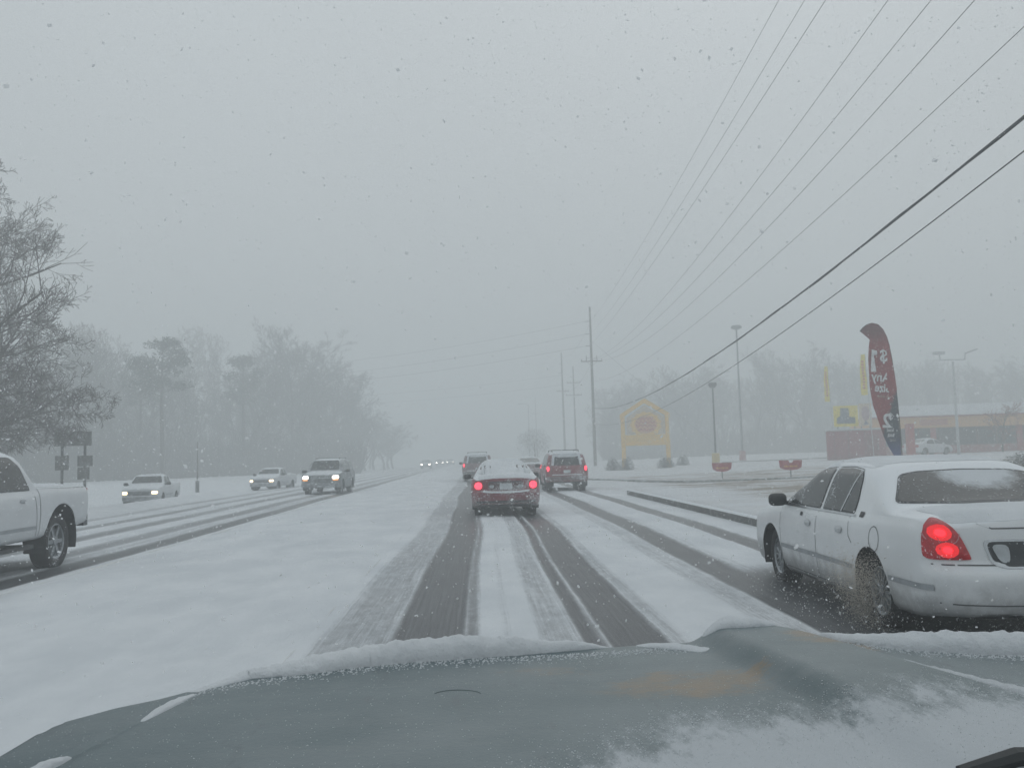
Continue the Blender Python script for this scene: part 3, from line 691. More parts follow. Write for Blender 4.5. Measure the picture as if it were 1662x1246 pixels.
PK['cab'] = dict(wins=[[(1.28, 1.27), (.72, 1.70), (.30, 1.74), (.26, 1.27)], [(.16, 1.27), (.20, 1.74), (-.58, 1.735), (-.76, 1.60), (-.88, 1.27)]],
    ws=[(-.82, 1.37), (.82, 1.37), (.68, 1.76), (-.68, 1.76)], rwn=[(-.7, 1.42), (.7, 1.42), (.62, 1.74), (-.62, 1.74)],
    gaps=[[(1.30, 1.2), (1.28, .5)], [(.21, 1.22), (.21, .5)], [(-.95, 1.22), (-.98, .95), (-1.02, .5)], [(-1.10, 1.28), (-1.10, .55)]],
    handles=(.35, -.66), hz=1.13, rub=[(1.2, .70), (-1.0, .70)], hl=.84, bed1=-1.18, r0=-.75, r1=.6, mir=(1.15, 1.32))
pk = pickup(PK, mat("truck_white_paint", (.58, .60, .62), .4, var=.05, vs=1.5, snow=.5, coat=.3, dirt=.5, speck=.16), label="large white crew cab pickup cut off by the left edge of the photo", lit=HEADY)
pk.location = (-7.62, 13.15, 0); pk.rotation_euler = (0, 0, math.pi)
MB().box((-.0, .1, .42), (1.9, 2.2, .06)).o("running_board", DARK, pk)

SP_ = dict(rear=2.35, front=2.35, W=.86, r=.33, zc=.34, ra=.39, axles=(-1.42, 1.42), tw=.22,
    top=[(-2.35, 1.12), (-.56, 1.14), (-.48, 1.2), (-.34, 1.50), (-.1, 1.56), (.35, 1.56), (.55, 1.50), (1.02, 1.14), (1.15, 1.08), (2.1, 1.0), (2.35, .92)], ts=.03,
    deck=[(-2.35, 1.06), (-.6, 1.08), (-.3, 1.04), (.9, 1.02), (2.1, .92), (2.35, .82)],
    bot=[(-2.35, .50), (-1.8, .46), (-.9, .36), (1, .34), (1.9, .36), (2.35, .38)],
    rprof=[(.3, 0), (1.3, 0)], fprof=[(.3, .05), (.5, 0), (.8, .02), (1.0, .08)], rr=.08, rw=.965, fr=.5, fw=.82, rbow=0, lean=.32, box=5.0)
SP_['cab'] = dict(wins=[[(.88, 1.09), (.50, 1.43), (.16, 1.47), (.12, 1.09)], [(.02, 1.09), (.06, 1.47), (-.16, 1.46), (-.30, 1.36), (-.40, 1.09)]],
    ws=[(-.70, 1.17), (.70, 1.17), (.58, 1.47), (-.58, 1.47)], rwn=[(-.6, 1.22), (.6, 1.22), (.55, 1.46), (-.55, 1.46)],
    gaps=[[(.95, 1.0), (.95, .4)], [(-.1, 1.03), (-.1, .4)], [(-.52, 1.08), (-.52, .45)]], handles=(0.0,), hz=.95, rub=[(.9, .60), (-.5, .60)],
    hl=.68, bed1=-.62, r0=-.2, r1=.42, mir=(.82, 1.12))
pw = mat("small_truck_white_paint", (.55, .57, .59), .45, var=.05, vs=1.5, snow=.6, dirt=.5, speck=.18)
g_ = "white pickups with lit headlights beyond the oncoming lanes"
p2 = pickup(SP_, pw, label="small white pickup with warm headlights, half hidden by the snowbank", big=False, lit=HEADY, group=None)
p2.location = (-15.75, 45.2, -.36); p2.rotation_euler = (0, 0, math.pi + math.radians(6))
p3 = copy_tree(p2); p3.scale = (.93, .93, .93); p3.location = (-12.65, 57.6, -.16); p3.rotation_euler = (0, 0, math.pi + math.radians(-7))
p3["label"] = "small white pickup with headlights on just left of the oncoming van"

# ---- generic sedan, SUV
MAL = dict(rear=2.42, front=2.38, W=.89, r=.32, zc=.32, ra=.37, axles=(-1.40, 1.32), tw=.21,
    top=[(-2.42, .98), (-2.32, 1.06), (-1.80, 1.10), (-1.70, 1.11), (-.95, 1.41), (-.45, 1.455), (.0, 1.46), (.40, 1.42), (1.22, .99), (1.35, .96), (2.15, .82), (2.38, .70)],
    deck=[(-2.42, .93), (-2.0, .985), (-1.3, .97), (.9, .92), (2.1, .74), (2.38, .62)],
    bot=[(-2.42, .34), (-1.9, .24), (-1, .19), (1, .19), (2.0, .2), (2.38, .25)],
    rprof=[(.2, .10), (.3, .02), (.45, 0), (.62, 0), (.67, .03), (.70, .07), (.95, .09), (1.06, .12)], fprof=[(.2, .08), (.4, 0), (.6, .02), (.8, .1)],
    rr=.40, rw=.82, rbow=.14, lean=.50, box=2.4)
def sedan(paint, label, tail=TAILFAR, head=None, full=True, group=None):
    root = empty("sedan", label=label, cat="car", group=group)
    body, bv = car_body("body", MAL, paint, root)
    rwn = [(-.70, 1.12), (-.57, 1.37), (0, 1.395), (.57, 1.37), (.70, 1.12), (0, 1.11)]
    patch(bv, "rear_window", rwn, 'B', GLASS, off=.005, rnd_=2, parent=root)
    patch(bv, "windshield", [(-.70, 1.0), (-.58, 1.36), (.58, 1.36), (.70, 1.0)], 'F', GLASS, off=.006, parent=root)
    for q in ([(1.0, .98), (.40, 1.29), (.0, 1.35), (-.04, .98)], [(-.14, .98), (-.10, 1.35), (-.6, 1.34), (-.95, 1.2), (-1.1, 1.0)]):
        for s in ('L', 'R'): patch(bv, "side_window", q, s, GLASS, off=.006, parent=root)
    for path in ([(1.05, .9), (1.0, .26)], [(-.09, .94), (-.09, .25)], [(-1.05, .95), (-1.08, .5)]): side_strips(bv, "panel_gap", path, .01, SEAM, off=.003, parent=root)
    for y in (.02, -.92): sidepair(bv, "door_handle", [(y, .83), (y + .15, .83), (y + .15, .79), (y, .79)], CHROME, off=.01, th=.01, step=.03, parent=root)
    c = [(.70 + .095 * math.cos(a), .815 + .095 * math.sin(a)) for a in np.linspace(0, 2 * math.pi, 12, endpoint=False)]
    outer = [(.58, .70), (.84, .70), (.85, .86), (.80, .93), (.60, .92)]
    for sg in (1, -1):
        q = patch(bv, "tail_lamp", [(x * sg, z) for x, z in outer], 'B', TAILR, off=.008, th=.012, step=.05, parent=root)
        patch(bv, "lamp_bulb", [(x * sg, z) for x, z in c], 'B', tail, off=.026, rnd_=0, step=.05, parent=q)
    mirrored(bv, "headlight", [(-.80, .60), (-.48, .56), (-.48, .70), (-.78, .76)], 'F', head or mat("clear_lens", (.4, .4, .4)), off=.01, parent=root)
    patch(bv, "grille", [(-.42, .46), (.42, .46), (.42, .68), (-.42, .68)], 'F', DARK, off=.008, parent=root)
    if full:
        patch(bv, "plate_recess", [(-.47, .90), (.47, .90), (.43, .69), (-.43, .69)], 'B', mat("plate_recess_dark", (.07, .02, .025), .6, speck=.55), off=.006, parent=root)
        patch(bv, "license_plate", [(-.16, .87), (.16, .87), (.16, .71), (-.16, .71)], 'B', PLATE, off=.016, rnd_=0, parent=root)
        strip(bv, "trunk_trim", [(-.42, .905), (.42, .905)], 'B', .035, mat("trim_dark", (.05, .045, .05), .4, speck=.4), .014, root)
        mirrored(bv, "reverse_lamp", [(.30, .83), (.43, .83), (.42, .75), (.31, .75)], 'B', mat("clear_lens", (.4, .4, .4)), off=.014, parent=root)
        strip(bv, "brake_light", [(-.18, 1.335), (.18, 1.335)], 'B', .03, TAILR, .012, root)
        patch(bv, "bumper_snow", [(-.62, -2.40), (-.3, -2.44), (.3, -2.44), (.62, -2.40), (.55, -2.335), (-.55, -2.335)], 'T', SNOW, off=.0, th=.0, step=.05, parent=root) if False else None
        strip(bv, "bumper_snow", [(-.60, .675), (-.40, .655), (0, .645), (.40, .655), (.60, .675)], 'B', .05, SNOW, .03, root)
        patch(bv, "bumper_valance", [(-.78, .43), (.78, .43), (.70, .25), (-.70, .25)], 'B', mat("valance_dark", (.04, .04, .045), .6, speck=.45), off=.006, parent=root)
        # snow blanket on roof, rear window and boot, leaving two slits of glass
        bl = [(-.62, 1.42), (-.60, 1.31), (-.34, 1.315), (-.36, 1.225), (-.64, 1.22), (-.72, 1.12), (-.40, 1.09), (.40, 1.09), (.72, 1.12), (.66, 1.225), (.34, 1.225), (.32, 1.315), (.59, 1.32), (.62, 1.42), (.3, 1.455), (-.3, 1.455)]
        patch(bv, "window_snow", bl, 'B', SNOW, off=.01, th=.012, edge=.03, step=.04, rnd_=1, parent=root, lump=.006)
    patch(bv, "roof_snow", [(-.56, -.95), (.56, -.95), (.60, .35), (-.60, .35)], 'T', SNOW, off=.004, th=.035, edge=.08, step=.09, rnd_=2, parent=root, lump=.012)
    patch(bv, "trunk_snow", [(-.70, -2.22), (-.3, -2.30), (.3, -2.30), (.70, -2.22), (.70, -1.76), (-.70, -1.76)], 'T', SNOW, off=.004, th=.025, edge=.06, step=.08, rnd_=2, parent=root, lump=.012)
    patch(bv, "hood_snow", [(-.70, 1.45), (.70, 1.45), (.60, 2.15), (-.60, 2.15)], 'T', SNOW, off=.002, th=.02, edge=.1, step=.12, rnd_=2, parent=root, lump=.01)
    for s in (-1, 1): mirror(root, s * .88, .78, 1.0, DARK if full else paint, .85)
    wheels(root, MAL, 9)
    return root
MAROON = mat("maroon_paint", (.19, .022, .036), .45, var=.2, vs=3, snow=.5, coat=.3, dirt=.7, speck=.42)
mal = sedan(MAROON, "maroon sedan ahead in the middle lane with snow over its roof and rear window")
mal.location = (.69, 26.0, 0); mal.rotation_euler = (0, 0, math.radians(.5))
wcar = sedan(mat("lot_car_white_paint", (.60, .62, .64), .5, snow=.6, var=.05, speck=.2), "white sedan parked side-on in front of the fast food building", tail=TAILR, full=False)
far2 = sedan(mat("dark_red_paint", (.13, .03, .035), .5, snow=.2, var=.2, speck=.5), "dark red car mostly hidden behind the maroon sedan, left of the red SUV", tail=TAILFAR, full=False)
far2.location = (3.35, 61.0, .02)

SUV = dict(rear=2.20, front=2.20, W=.91, r=.36, zc=.37, ra=.43, axles=(-1.30, 1.35), tw=.24,
    top=[(-2.20, 1.66), (-2.08, 1.73), (-1.6, 1.77), (-.4, 1.79), (.45, 1.77), (.62, 1.71), (1.08, 1.18), (1.2, 1.12), (2.0, 1.05), (2.20, .96)],
    deck=[(-2.20, 1.10), (-1, 1.10), (1.0, 1.07), (2.0, .98), (2.20, .88)],
    bot=[(-2.20, .44), (-1.6, .38), (-.8, .33), (.9, .33), (1.8, .36), (2.20, .40)],
    rprof=[(.3, .06), (.5, 0), (.70, 0), (.74, .05), (1.05, .07), (1.2, .11), (1.7, .26)], fprof=[(.3, .05), (.5, 0), (.9, .03), (1.1, .1)],
    rr=.22, rw=.93, fr=.4, fw=.84, rbow=.05, lean=.24, box=5.0)
def suv(paint, label, tail=TAILFAR, head=None, sp=None, spare=False, amber=False, cat="SUV", tint=GLASS):
    sp = sp or SUV; root = empty("suv", label=label, cat=cat)
    body, bv = car_body("body", sp, paint, root); W = sp['W']; k = sp.get('k', 1.0); zd = sp['deck'][1][1]; zt = sp['top'][3][1]; ws0 = sp.get('ws', (1.0, .58))
    rwn = [(-.70 * W, zd + .06), (-.60 * W, zt - .14), (.60 * W, zt - .14), (.70 * W, zd + .06)]
    g = patch(bv, "rear_window", rwn, 'B', tint, off=.008, rnd_=2, parent=root)
    patch(bv, "windshield", [(-.76 * W, zd + .12), (-.64 * W, zt - .09), (.64 * W, zt - .09), (.76 * W, zd + .12)], 'F', tint, off=.008, rnd_=1, parent=root)
    r = sp['rear']
    ws = [[(ws0[0] - .12, zd + .04), (ws0[1], zt - .16), (.12, zt - .14), (.08, zd + .04)], [(-.02, zd + .04), (.02, zt - .14), (-.82, zt - .14), (-.84, zd + .04)], [(-.94, zd + .04), (-.92, zt - .14), (-r + .42, zt - .17), (-r + .34, zd + .06)]]
    for q in ws:
        for s in ('L', 'R'): patch(bv, "side_window", q, s, tint, off=.006, parent=root)
    for path in ([(1.02, zd), (1.0, .45)], [(.02, zd), (.02, .45)], [(-.88, zd), (-.9, .8)]): side_strips(bv, "panel_gap", path, .012, SEAM, off=.003, parent=root)
    for y in (.15, -.76): sidepair(bv, "door_handle", [(y, zd - .12), (y + .16, zd - .12), (y + .16, zd - .17), (y, zd - .17)], DARK, off=.01, th=.012, step=.04, parent=root)
    tl = [(.78 * W, zd - .24 * k), (.955 * W, zd - .24 * k), (.955 * W, zd + .05), (.80 * W, zd + .05)]
    for sg in (1, -1):
        q = patch(bv, "tail_lamp", [(x * sg, z) for x, z in tl], 'B', TAILR, off=.01, th=.015, step=.05, parent=root)
        if tail: patch(bv, "lamp_bulb", [(sg * (.87 * W + .055 * math.cos(a)), zd - .08 + .11 * math.sin(a)) for a in np.linspace(0, 6.2832, 10, endpoint=False)], 'B', tail, off=.034, rnd_=0, parent=q)
    strip(bv, "panel_gap", [(-.74 * W, zt - .1), (-.76 * W, .74), (.76 * W, .74), (.74 * W, zt - .1)], 'B', .014, SEAM, .004, root)
    patch(bv, "license_plate", [(-.15, .96), (.15, .96), (.15, .82), (-.15, .82)], 'B', PLATE, off=.014, rnd_=0, parent=root)
    MB().box((0, -sp['rear'] + .02, .60), (1.86 * W, .16, .17)).o("bumper", mat("suv_bumper_maroon" if sp is SUV else "bumper_dark", (.10, .03, .035), .6, speck=.5, snow=.6, dirt=.8), root)
    strip(bv, "bumper_snow", [(-.70 * W, .755), (.70 * W, .755)], 'B', .04, SNOW, .05, root)
    patch(bv, "bumper_valance", [(-.85 * W, .50), (.85 * W, .50), (.80 * W, .36), (-.80 * W, .36)], 'B', mat("valance_dark", (.04, .04, .045)), off=.008, parent=root)
    hz_ = sp.get('hl', .78)
    mirrored(bv, "headlight", [(-.90 * W, hz_), (-.60 * W, hz_), (-.60 * W, hz_ + .15), (-.90 * W, hz_ + .15)], 'F', head or mat("clear_lens", (.4, .4, .4)), off=.012, th=.02, step=.05, parent=root)
    if amber: mirrored(bv, "turn_signal", [(-.90 * W, hz_ - .10), (-.62 * W, hz_ - .10), (-.62 * W, hz_ - .02), (-.90 * W, hz_ - .02)], 'F', AMBER, off=.014, step=.05, parent=root)
    gr_ = patch(bv, "grille", [(-.57 * W, hz_ - .10), (.57 * W, hz_ - .10), (.57 * W, hz_ + .15), (-.57 * W, hz_ + .15)], 'F', mat("grille_dark", (.06, .06, .06)), off=.008, parent=root)
    strip(bv, "grille_bar", [(-.57 * W, hz_ + .03), (.57 * W, hz_ + .03)], 'F', .035, CHROME, .02, gr_)
    MB().box((0, sp['front'] - .02, .52), (1.84 * W, .18, .22)).o("bumper", mat("bumper_grey", (.2, .2, .2)), root)
    for s in (-1, 1):
        rk = MB().tube([(s * .62 * W, -1.6, zt - .03), (s * .62 * W, -1.5, zt + .05), (s * .62 * W, .3, zt + .05), (s * .62 * W, .4, zt - .03)], .018, 6).o("roof_rail", DARK, root)
    MB().tube([(-.62 * W, -1.45, zt + .055), (.62 * W, -1.45, zt + .055)], .016, 6).o("roof_crossbar", DARK, root)
    patch(bv, "roof_snow", [(-.56 * W, -1.7), (.56 * W, -1.7), (.56 * W, .45), (-.56 * W, .45)], 'T', SNOW, off=.003, th=.03, edge=.08, step=.12, rnd_=2, parent=root, lump=.01)
    patch(bv, "hood_snow", [(-.66 * W, ws0[0] + .32), (.66 * W, ws0[0] + .32), (.6 * W, sp['front'] - .3), (-.6 * W, sp['front'] - .3)], 'T', SNOW, off=.002, th=.015, edge=.1, step=.12, rnd_=2, parent=root, lump=.01)
    patch(bv, "window_snow", [(-.72 * W, zd + .05), (-.64 * W, zt - .08), (.64 * W, zt - .08), (.72 * W, zd + .05), (.60 * W, zd + .06), (.54 * W, zt - .22), (.40 * W, zt - .27), (-.40 * W, zt - .27), (-.54 * W, zt - .22), (-.60 * W, zd + .06)], 'B', mat("window_frost", (.58, .61, .64), .9, speck=.3), off=.014, step=.05, rnd_=1, parent=root)
    for s in (-1, 1): mirror(root, s * W, .86, zd + .05, DARK, 1.0)
    wheels(root, sp, 5)
    return root
RED = mat("red_suv_paint", (.20, .014, .024), .45, var=.2, vs=3, snow=.35, coat=.2, dirt=.75, speck=.40)
jeep = suv(RED, "red SUV with snow-edged rear window ahead in the right lane")
jeep.location = (3.76, 40.9, 0); jeep.scale = (1, 1, .95)
SUV2 = dict(SUV); SUV2.update(rear=2.5, front=2.5, W=.98, top=[(-2.5, 1.78), (-2.38, 1.85), (-1.6, 1.90), (-.4, 1.92), (.5, 1.90), (.7, 1.84), (1.25, 1.28), (1.4, 1.22), (2.3, 1.15), (2.5, 1.05)],
    deck=[(-2.5, 1.2), (-1, 1.2), (1.2, 1.17), (2.3, 1.08), (2.5, .98)], axles=(-1.5, 1.5), r=.38, zc=.39, ra=.45, ws=(1.12, .66), hl=.86, rprof=[(.3, .06), (.5, 0), (.70, 0), (.74, .05), (1.1, .07), (1.3, .11), (1.85, .24)])
suv_b = suv(mat("dull_red_grey_paint", (.15, .06, .07), .5, var=.25, vs=3, snow=.35, dirt=.75, speck=.42), "dull red SUV partly hidden behind the left side of the maroon sedan", sp=SUV2)
suv_b.location = (0.0, 60.5, 0); suv_b.scale = (1, 1, .95)
GREYP = mat("silver_van_paint", (.12, .135, .145), .45, var=.1, snow=.05, dirt=.8, speck=.45)
van = suv(GREYP, "grey oncoming van with bright headlights and an amber lamp", sp=dict(SUV2, W=.97), head=HEADL, amber=True, tail=None, cat="van")
van.location = (-7.4, 46.3, 0); van.scale = (.97, 1, .88); van.rotation_euler = (0, 0, math.pi - math.radians(1))
# far oncoming cars: two headlights in the murk
for i, (x, y, kind, lb) in enumerate(((-8.3, 150, 0, "distant oncoming car with a pair of bright headlights, nearest of the far ones"), (-6.0, 205, 1, "very distant oncoming car with a close pair of headlights, right of the other far cars"), (-7.9, 196, 0, "very distant oncoming car with faint headlights between the two other far cars"))):
    c = sedan(mat("far_car_paint", (.38, .39, .40), .6, snow=.6), lb, head=HEADFAR, full=False, tail=TAILR) if i == 0 else copy_tree(c0)
    if i == 0: c0 = c
    c.location = (x, y, 0); c.rotation_euler = (0, 0, math.pi); c["label"] = lb; c["group"] = "distant oncoming cars with headlights"
# ------------------------------------------------------------------ own vehicle: bonnet seen through the windscreen
HFX = [-.90, -.845, -.83, -.81, -.785, -.72, -.65, -.625, -.58, -.515, -.39, -.26, 0, .26, .45, .69, .735, .76, .92, 1.19, 1.9]
HFY = [1.05, 1.36, 1.56, 1.70, 1.83, 1.905, 1.95, 1.975, 2.03, 2.09, 2.12, 2.155, 2.20, 2.23, 2.25, 2.25, 2.23, 2.16, 2.10, 2.05, 1.92]
def hoodz(x, y):
    f = float(np.interp(x, HFX, HFY))
    z = 1.10 - .010 * ((x - .1) / .8) ** 2
    gl, gr_ = gapL(y), gapR(y)
    def ss(a, b, v):
        t = min(1, max(0, (v - a) / (b - a))); return t * t * (3 - 2 * t)
    fl = .485 + .10 * ss(2.2, 1.4, y)
    if x <= gr_: z += .040 * ss(fl, fl + .085, x) * (1 - .25 * ss(1.9, 1.3, y)) * (1 - .35 * ss(gr_ - .05, gr_, x)) * (1 - .2 * ss(2.1, 2.26, y))
    z += - .008 * math.exp(-((x - .2) / .18) ** 2 - ((y - 1.9) / .2) ** 2)
    z += .008 * noise.noise(Vector((x * 2.2, y * 2.2, 1)))
    if x < gl: z += .001 - .03 * (gl - x)
    if x > gr_: z += .020 - .03 * (x - gr_)
    z -= .004 * math.exp(-((x - gl) / .012) ** 2) + .022 * math.exp(-((x - gr_) / .010) ** 2)
    d = y - (f - .05); 
    if d > 0: z -= 1.2 * min(d, .05) ** 2 / .05 * .5 + (max(0, d - .05)) * 1.8
    if x < -.80: z -= 2.2 * (-.80 - x)
    return z
def gapL(y): return -.68 + (y - 1.462) * .19
def gapR(y): return .932 - (y - 1.59) * .33
def hood_mat():
    m, Nn, Ll, b = newmat("weathered_hood_paint")
    t = Nn.new("ShaderNodeTexCoord"); s_ = Nn.new("ShaderNodeSeparateXYZ"); Ll.new(t.outputs['Object'], s_.inputs[0])
    n1 = nz(Nn, Ll, 3.2, 6); n2 = nz(Nn, Ll, 9, 7, vec=(1, .45, 1), rough=.7); fine = nz(Nn, Ll, 90, 5, rough=.8)
    base = mixc(Nn, Ll, ramp(Nn, Ll, n1, .3, .7), (.066, .104, .114), (.120, .156, .168))
    base = mixc(Nn, Ll, ramp(Nn, Ll, fine, .55, .75, 0, .25), base, (.25, .28, .30))
    base = mixc(Nn, Ll, ramp(Nn, Ll, nz(Nn, Ll, 1.6, 7, vec=(1, 3, 1), rough=.75), .50, .68, 0, .55), base, (.15, .18, .19))
    base = mixc(Nn, Ll, ramp(Nn, Ll, nz(Nn, Ll, 5.5, 7, vec=(3, 1, 1), rough=.8), .56, .66, 0, .45), base, (.060, .075, .083))
    def blob(cx, cy_, rx, ry):
        a = mth(Nn, Ll, 'POWER', mth(Nn, Ll, 'ABSOLUTE', mth(Nn, Ll, 'DIVIDE', mth(Nn, Ll, 'SUBTRACT', s_.outputs['X'], cx), rx)), 2.0)
        c = mth(Nn, Ll, 'POWER', mth(Nn, Ll, 'ABSOLUTE', mth(Nn, Ll, 'DIVIDE', mth(Nn, Ll, 'SUBTRACT', s_.outputs['Y'], cy_), ry)), 2.0)
        return ramp(Nn, Ll, mth(Nn, Ll, 'ADD', a, c), 1.0, 0.0)
    rust = mth(Nn, Ll, 'MAXIMUM', blob(.40, 1.83, .26, .16), mth(Nn, Ll, 'MULTIPLY', blob(.76, 2.03, .14, .13), 1.1))
    rust = mth(Nn, Ll, 'MAXIMUM', rust, mth(Nn, Ll, 'MULTIPLY', blob(.14, 1.98, .16, .07), .6))
    rust_raw = rust; rf = ramp(Nn, Ll, mth(Nn, Ll, 'ADD', mth(Nn, Ll, 'MULTIPLY', rust, .27), mth(Nn, Ll, 'ADD', mth(Nn, Ll, 'MULTIPLY', nz(Nn, Ll, 15, 8, vec=(.6, 1.3, 1), rough=.8), .9), mth(Nn, Ll, 'MULTIPLY', fine, .25))), .70, .90, 0, .78)
    base = mixc(Nn, Ll, rf, base, (.21, .14, .07))
    # powder snow thrown over the rear right of the bonnet
    edge = mth(Nn, Ll, 'ADD', mth(Nn, Ll, 'MULTIPLY', s_.outputs['X'], 1.0), 1.28)
    cap = mth(Nn, Ll, 'MINIMUM', edge, 1.60)
    dd = mth(Nn, Ll, 'SUBTRACT', cap, s_.outputs['Y'])
    dd = mth(Nn, Ll, 'ADD', dd, mth(Nn, Ll, 'MULTIPLY', mth(Nn, Ll, 'SUBTRACT', n2, .5), .55)); dd = mth(Nn, Ll, 'ADD', dd, mth(Nn, Ll, 'MULTIPLY', mth(Nn, Ll, 'SUBTRACT', nz(Nn, Ll, 38, 6, vec=(1, .4, 1), rough=.8), .5), .50))
    sf = ramp(Nn, Ll, dd, -.05, .14, 0, .86)
    fx = ramp(Nn, Ll, s_.outputs['X'], .78, .98, 0, 1)
    sp = ramp(Nn, Ll, mth(Nn, Ll, 'ADD', mth(Nn, Ll, 'MULTIPLY', fine, .7), mth(Nn, Ll, 'MULTIPLY', n2, .4)), .50, .72, 0, .7)
    sf = mth(Nn, Ll, 'MAXIMUM', sf, mth(Nn, Ll, 'MULTIPLY', fx, sp))
    # a few stray flecks
    fl = ramp(Nn, Ll, mth(Nn, Ll, 'ADD', fine, mth(Nn, Ll, 'MULTIPLY', n2, .5)), .98, 1.1, 0, .6)
    sf = mth(Nn, Ll, 'MAXIMUM', sf, fl)
    Ll.new(mixc(Nn, Ll, sf, base, (.50, .525, .55)), b.inputs['Base Color'])
    Ll.new(ramp(Nn, Ll, sf, 0, 1, .30, .9), b.inputs['Roughness']); b.inputs['Specular IOR Level'].default_value = .35
    bump(Nn, Ll, mth(Nn, Ll, 'ADD', mth(Nn, Ll, 'MULTIPLY', sf, 1.5), mth(Nn, Ll, 'MULTIPLY', fine, .5)), b, .35, .004)
    return m
HM = hood_mat()
own = empty("pickup_truck", (0, 0, 0), label="weathered blue-grey bonnet with rust patches and snow across the bottom of the photo", cat="own truck")
HN = 170
hx = np.linspace(-1.25, 1.75, HN * 2); hy = np.linspace(.75, 2.5, HN)
ZH = np.array([[hoodz(x, y) for y in hy] for x in hx])
def hood_piece(name, keep):
    V, Fc, idx = [], [], {}
    for i in range(len(hx) - 1):
        for j in range(len(hy) - 1):
            cx, cy_ = (hx[i] + hx[i + 1]) / 2, (hy[j] + hy[j + 1]) / 2
            if not keep(cx, cy_): continue
            f = []
            for a, b in ((i, j), (i + 1, j), (i + 1, j + 1), (i, j + 1)):
                if (a, b) not in idx: idx[(a, b)] = len(V); V.append((hx[a], hy[b], max(ZH[a, b], .45)))
                f.append(idx[(a, b)])
            Fc.append(f)
    return mk(name, V, Fc, HM, own, True)
hood_piece("hood", lambda x, y: gapL(y) <= x <= gapR(y))
hood_piece("fender", lambda x, y: x < gapL(y)); hood_piece("fender", lambda x, y: x > gapR(y))
def snow_ridge(name, path, wd, ht, seed=0.0, n=16):
    """rounded heap of snow lying along a path on the bonnet; wd, ht functions of 0..1"""
    V, Fc = [], []; P = [Vector(p) for p in path]; L_ = [0]
    for a, b in zip(P[:-1], P[1:]): L_.append(L_[-1] + (b - a).length)
    M = int(L_[-1] / .006) + 2
    for i in range(M):
        t = i / (M - 1) * L_[-1]; k = max(j for j in range(len(L_) - 1) if L_[j] <= t + 1e-9); u = (t - L_[k]) / max(1e-6, L_[k + 1] - L_[k])
        c = P[k].lerp(P[k + 1], min(u, 1)); d = (P[k + 1] - P[k]).normalized(); q = Vector((-d.y, d.x))
        tt = i / (M - 1); w_ = wd(tt) * (1 + .30 * noise.noise(Vector((t * 9, seed, 0))) + .16 * noise.noise(Vector((t * 45, seed, 0)))); h_ = ht(tt) * (1 + .25 * noise.noise(Vector((t * 7, seed + 9, 0)))) 
        for j in range(n + 1):
            a = j / n * math.pi; r = c + q * (math.cos(a) * w_ / 2)
            zb_ = hoodz(r.x, r.y); lo = hoodz(c.x, c.y)
            base = max(zb_, lo - .10)
            V.append((r.x, r.y, base - .004 + math.sin(a) ** .8 * h_ * (1 + .16 * noise.noise(Vector((r.x * 30, r.y * 30, seed))) + .12 * noise.noise(Vector((r.x * 85, r.y * 85, seed))))))
    for i in range(M - 1):
        for j in range(n): a = i * (n + 1) + j; Fc.append((a, a + 1, a + n + 2, a + n + 1))
    return mk(name, V, Fc, SNOW, own, True)
bell = lambda t, p=.6: max(0.0, math.sin(math.pi * min(1, max(0, t)))) ** p
snow_ridge("hood_snow", [(-.615, 1.95), (-.51, 2.055), (-.38, 2.085), (-.26, 2.12), (.0, 2.165), (.20, 2.195), (.30, 2.205)], lambda t: .018 + .085 * bell(t, .7), lambda t: .004 + .044 * bell(t ** 1.3, .8), 1.0)
snow_ridge("hood_snow", [(.36, 2.20), (.43, 2.17), (.48, 2.13), (.51, 2.09)], lambda t: .01 + .035 * bell(t), lambda t: .003 + .010 * bell(t), 2.0)
snow_ridge("hood_snow", [(.52, 2.20), (.60, 2.20), (.70, 2.19)], lambda t: .01 + .07 * bell(t), lambda t: .002 + .022 * bell(t), 3.0)
snow_ridge("fender_snow", [(.72, 2.18), (.80, 2.10), (.95, 2.055), (1.3, 2.0), (1.72, 1.92)], lambda t: .03 + .08 * min(1, t * 4), lambda t: .004 + .040 * min(1, t * 3), 4.0)
snow_ridge("gap_snow", [(gapL(1.30) , 1.30), (gapL(1.5), 1.5), (gapL(1.545), 1.545)], lambda t: .030 * bell(.2 + .8 * t, .5) + .004, lambda t: .018 * bell(.2 + .8 * t, .5) + .002, 5.0, 6)
snow_ridge("gap_snow", [(gapL(1.74), 1.74), (gapL(1.86), 1.86), (gapL(1.95) , 1.95)], lambda t: .024 * bell(t, .5) + .004, lambda t: .012 * bell(t, .5), 6.0, 6)
snow_ridge("gap_snow", [(gapR(1.45) + .008, 1.45), (gapR(1.7) + .008, 1.7), (gapR(1.95) + .008, 1.95), (gapR(2.15) + .008, 2.15)], lambda t: .026 * (1 - t) ** .6 + .007, lambda t: .016 * (1 - t) + .007, 7.0, 6)
MB().tube([(-.05 + .045 * math.cos(a), 1.80 + .035 * math.sin(a), hoodz(-.05 + .045 * math.cos(a), 1.80 + .035 * math.sin(a)) + .0005) for a in np.linspace(.2, 2.9, 15)], .0005, 5).o("dent_ring", HM, own)
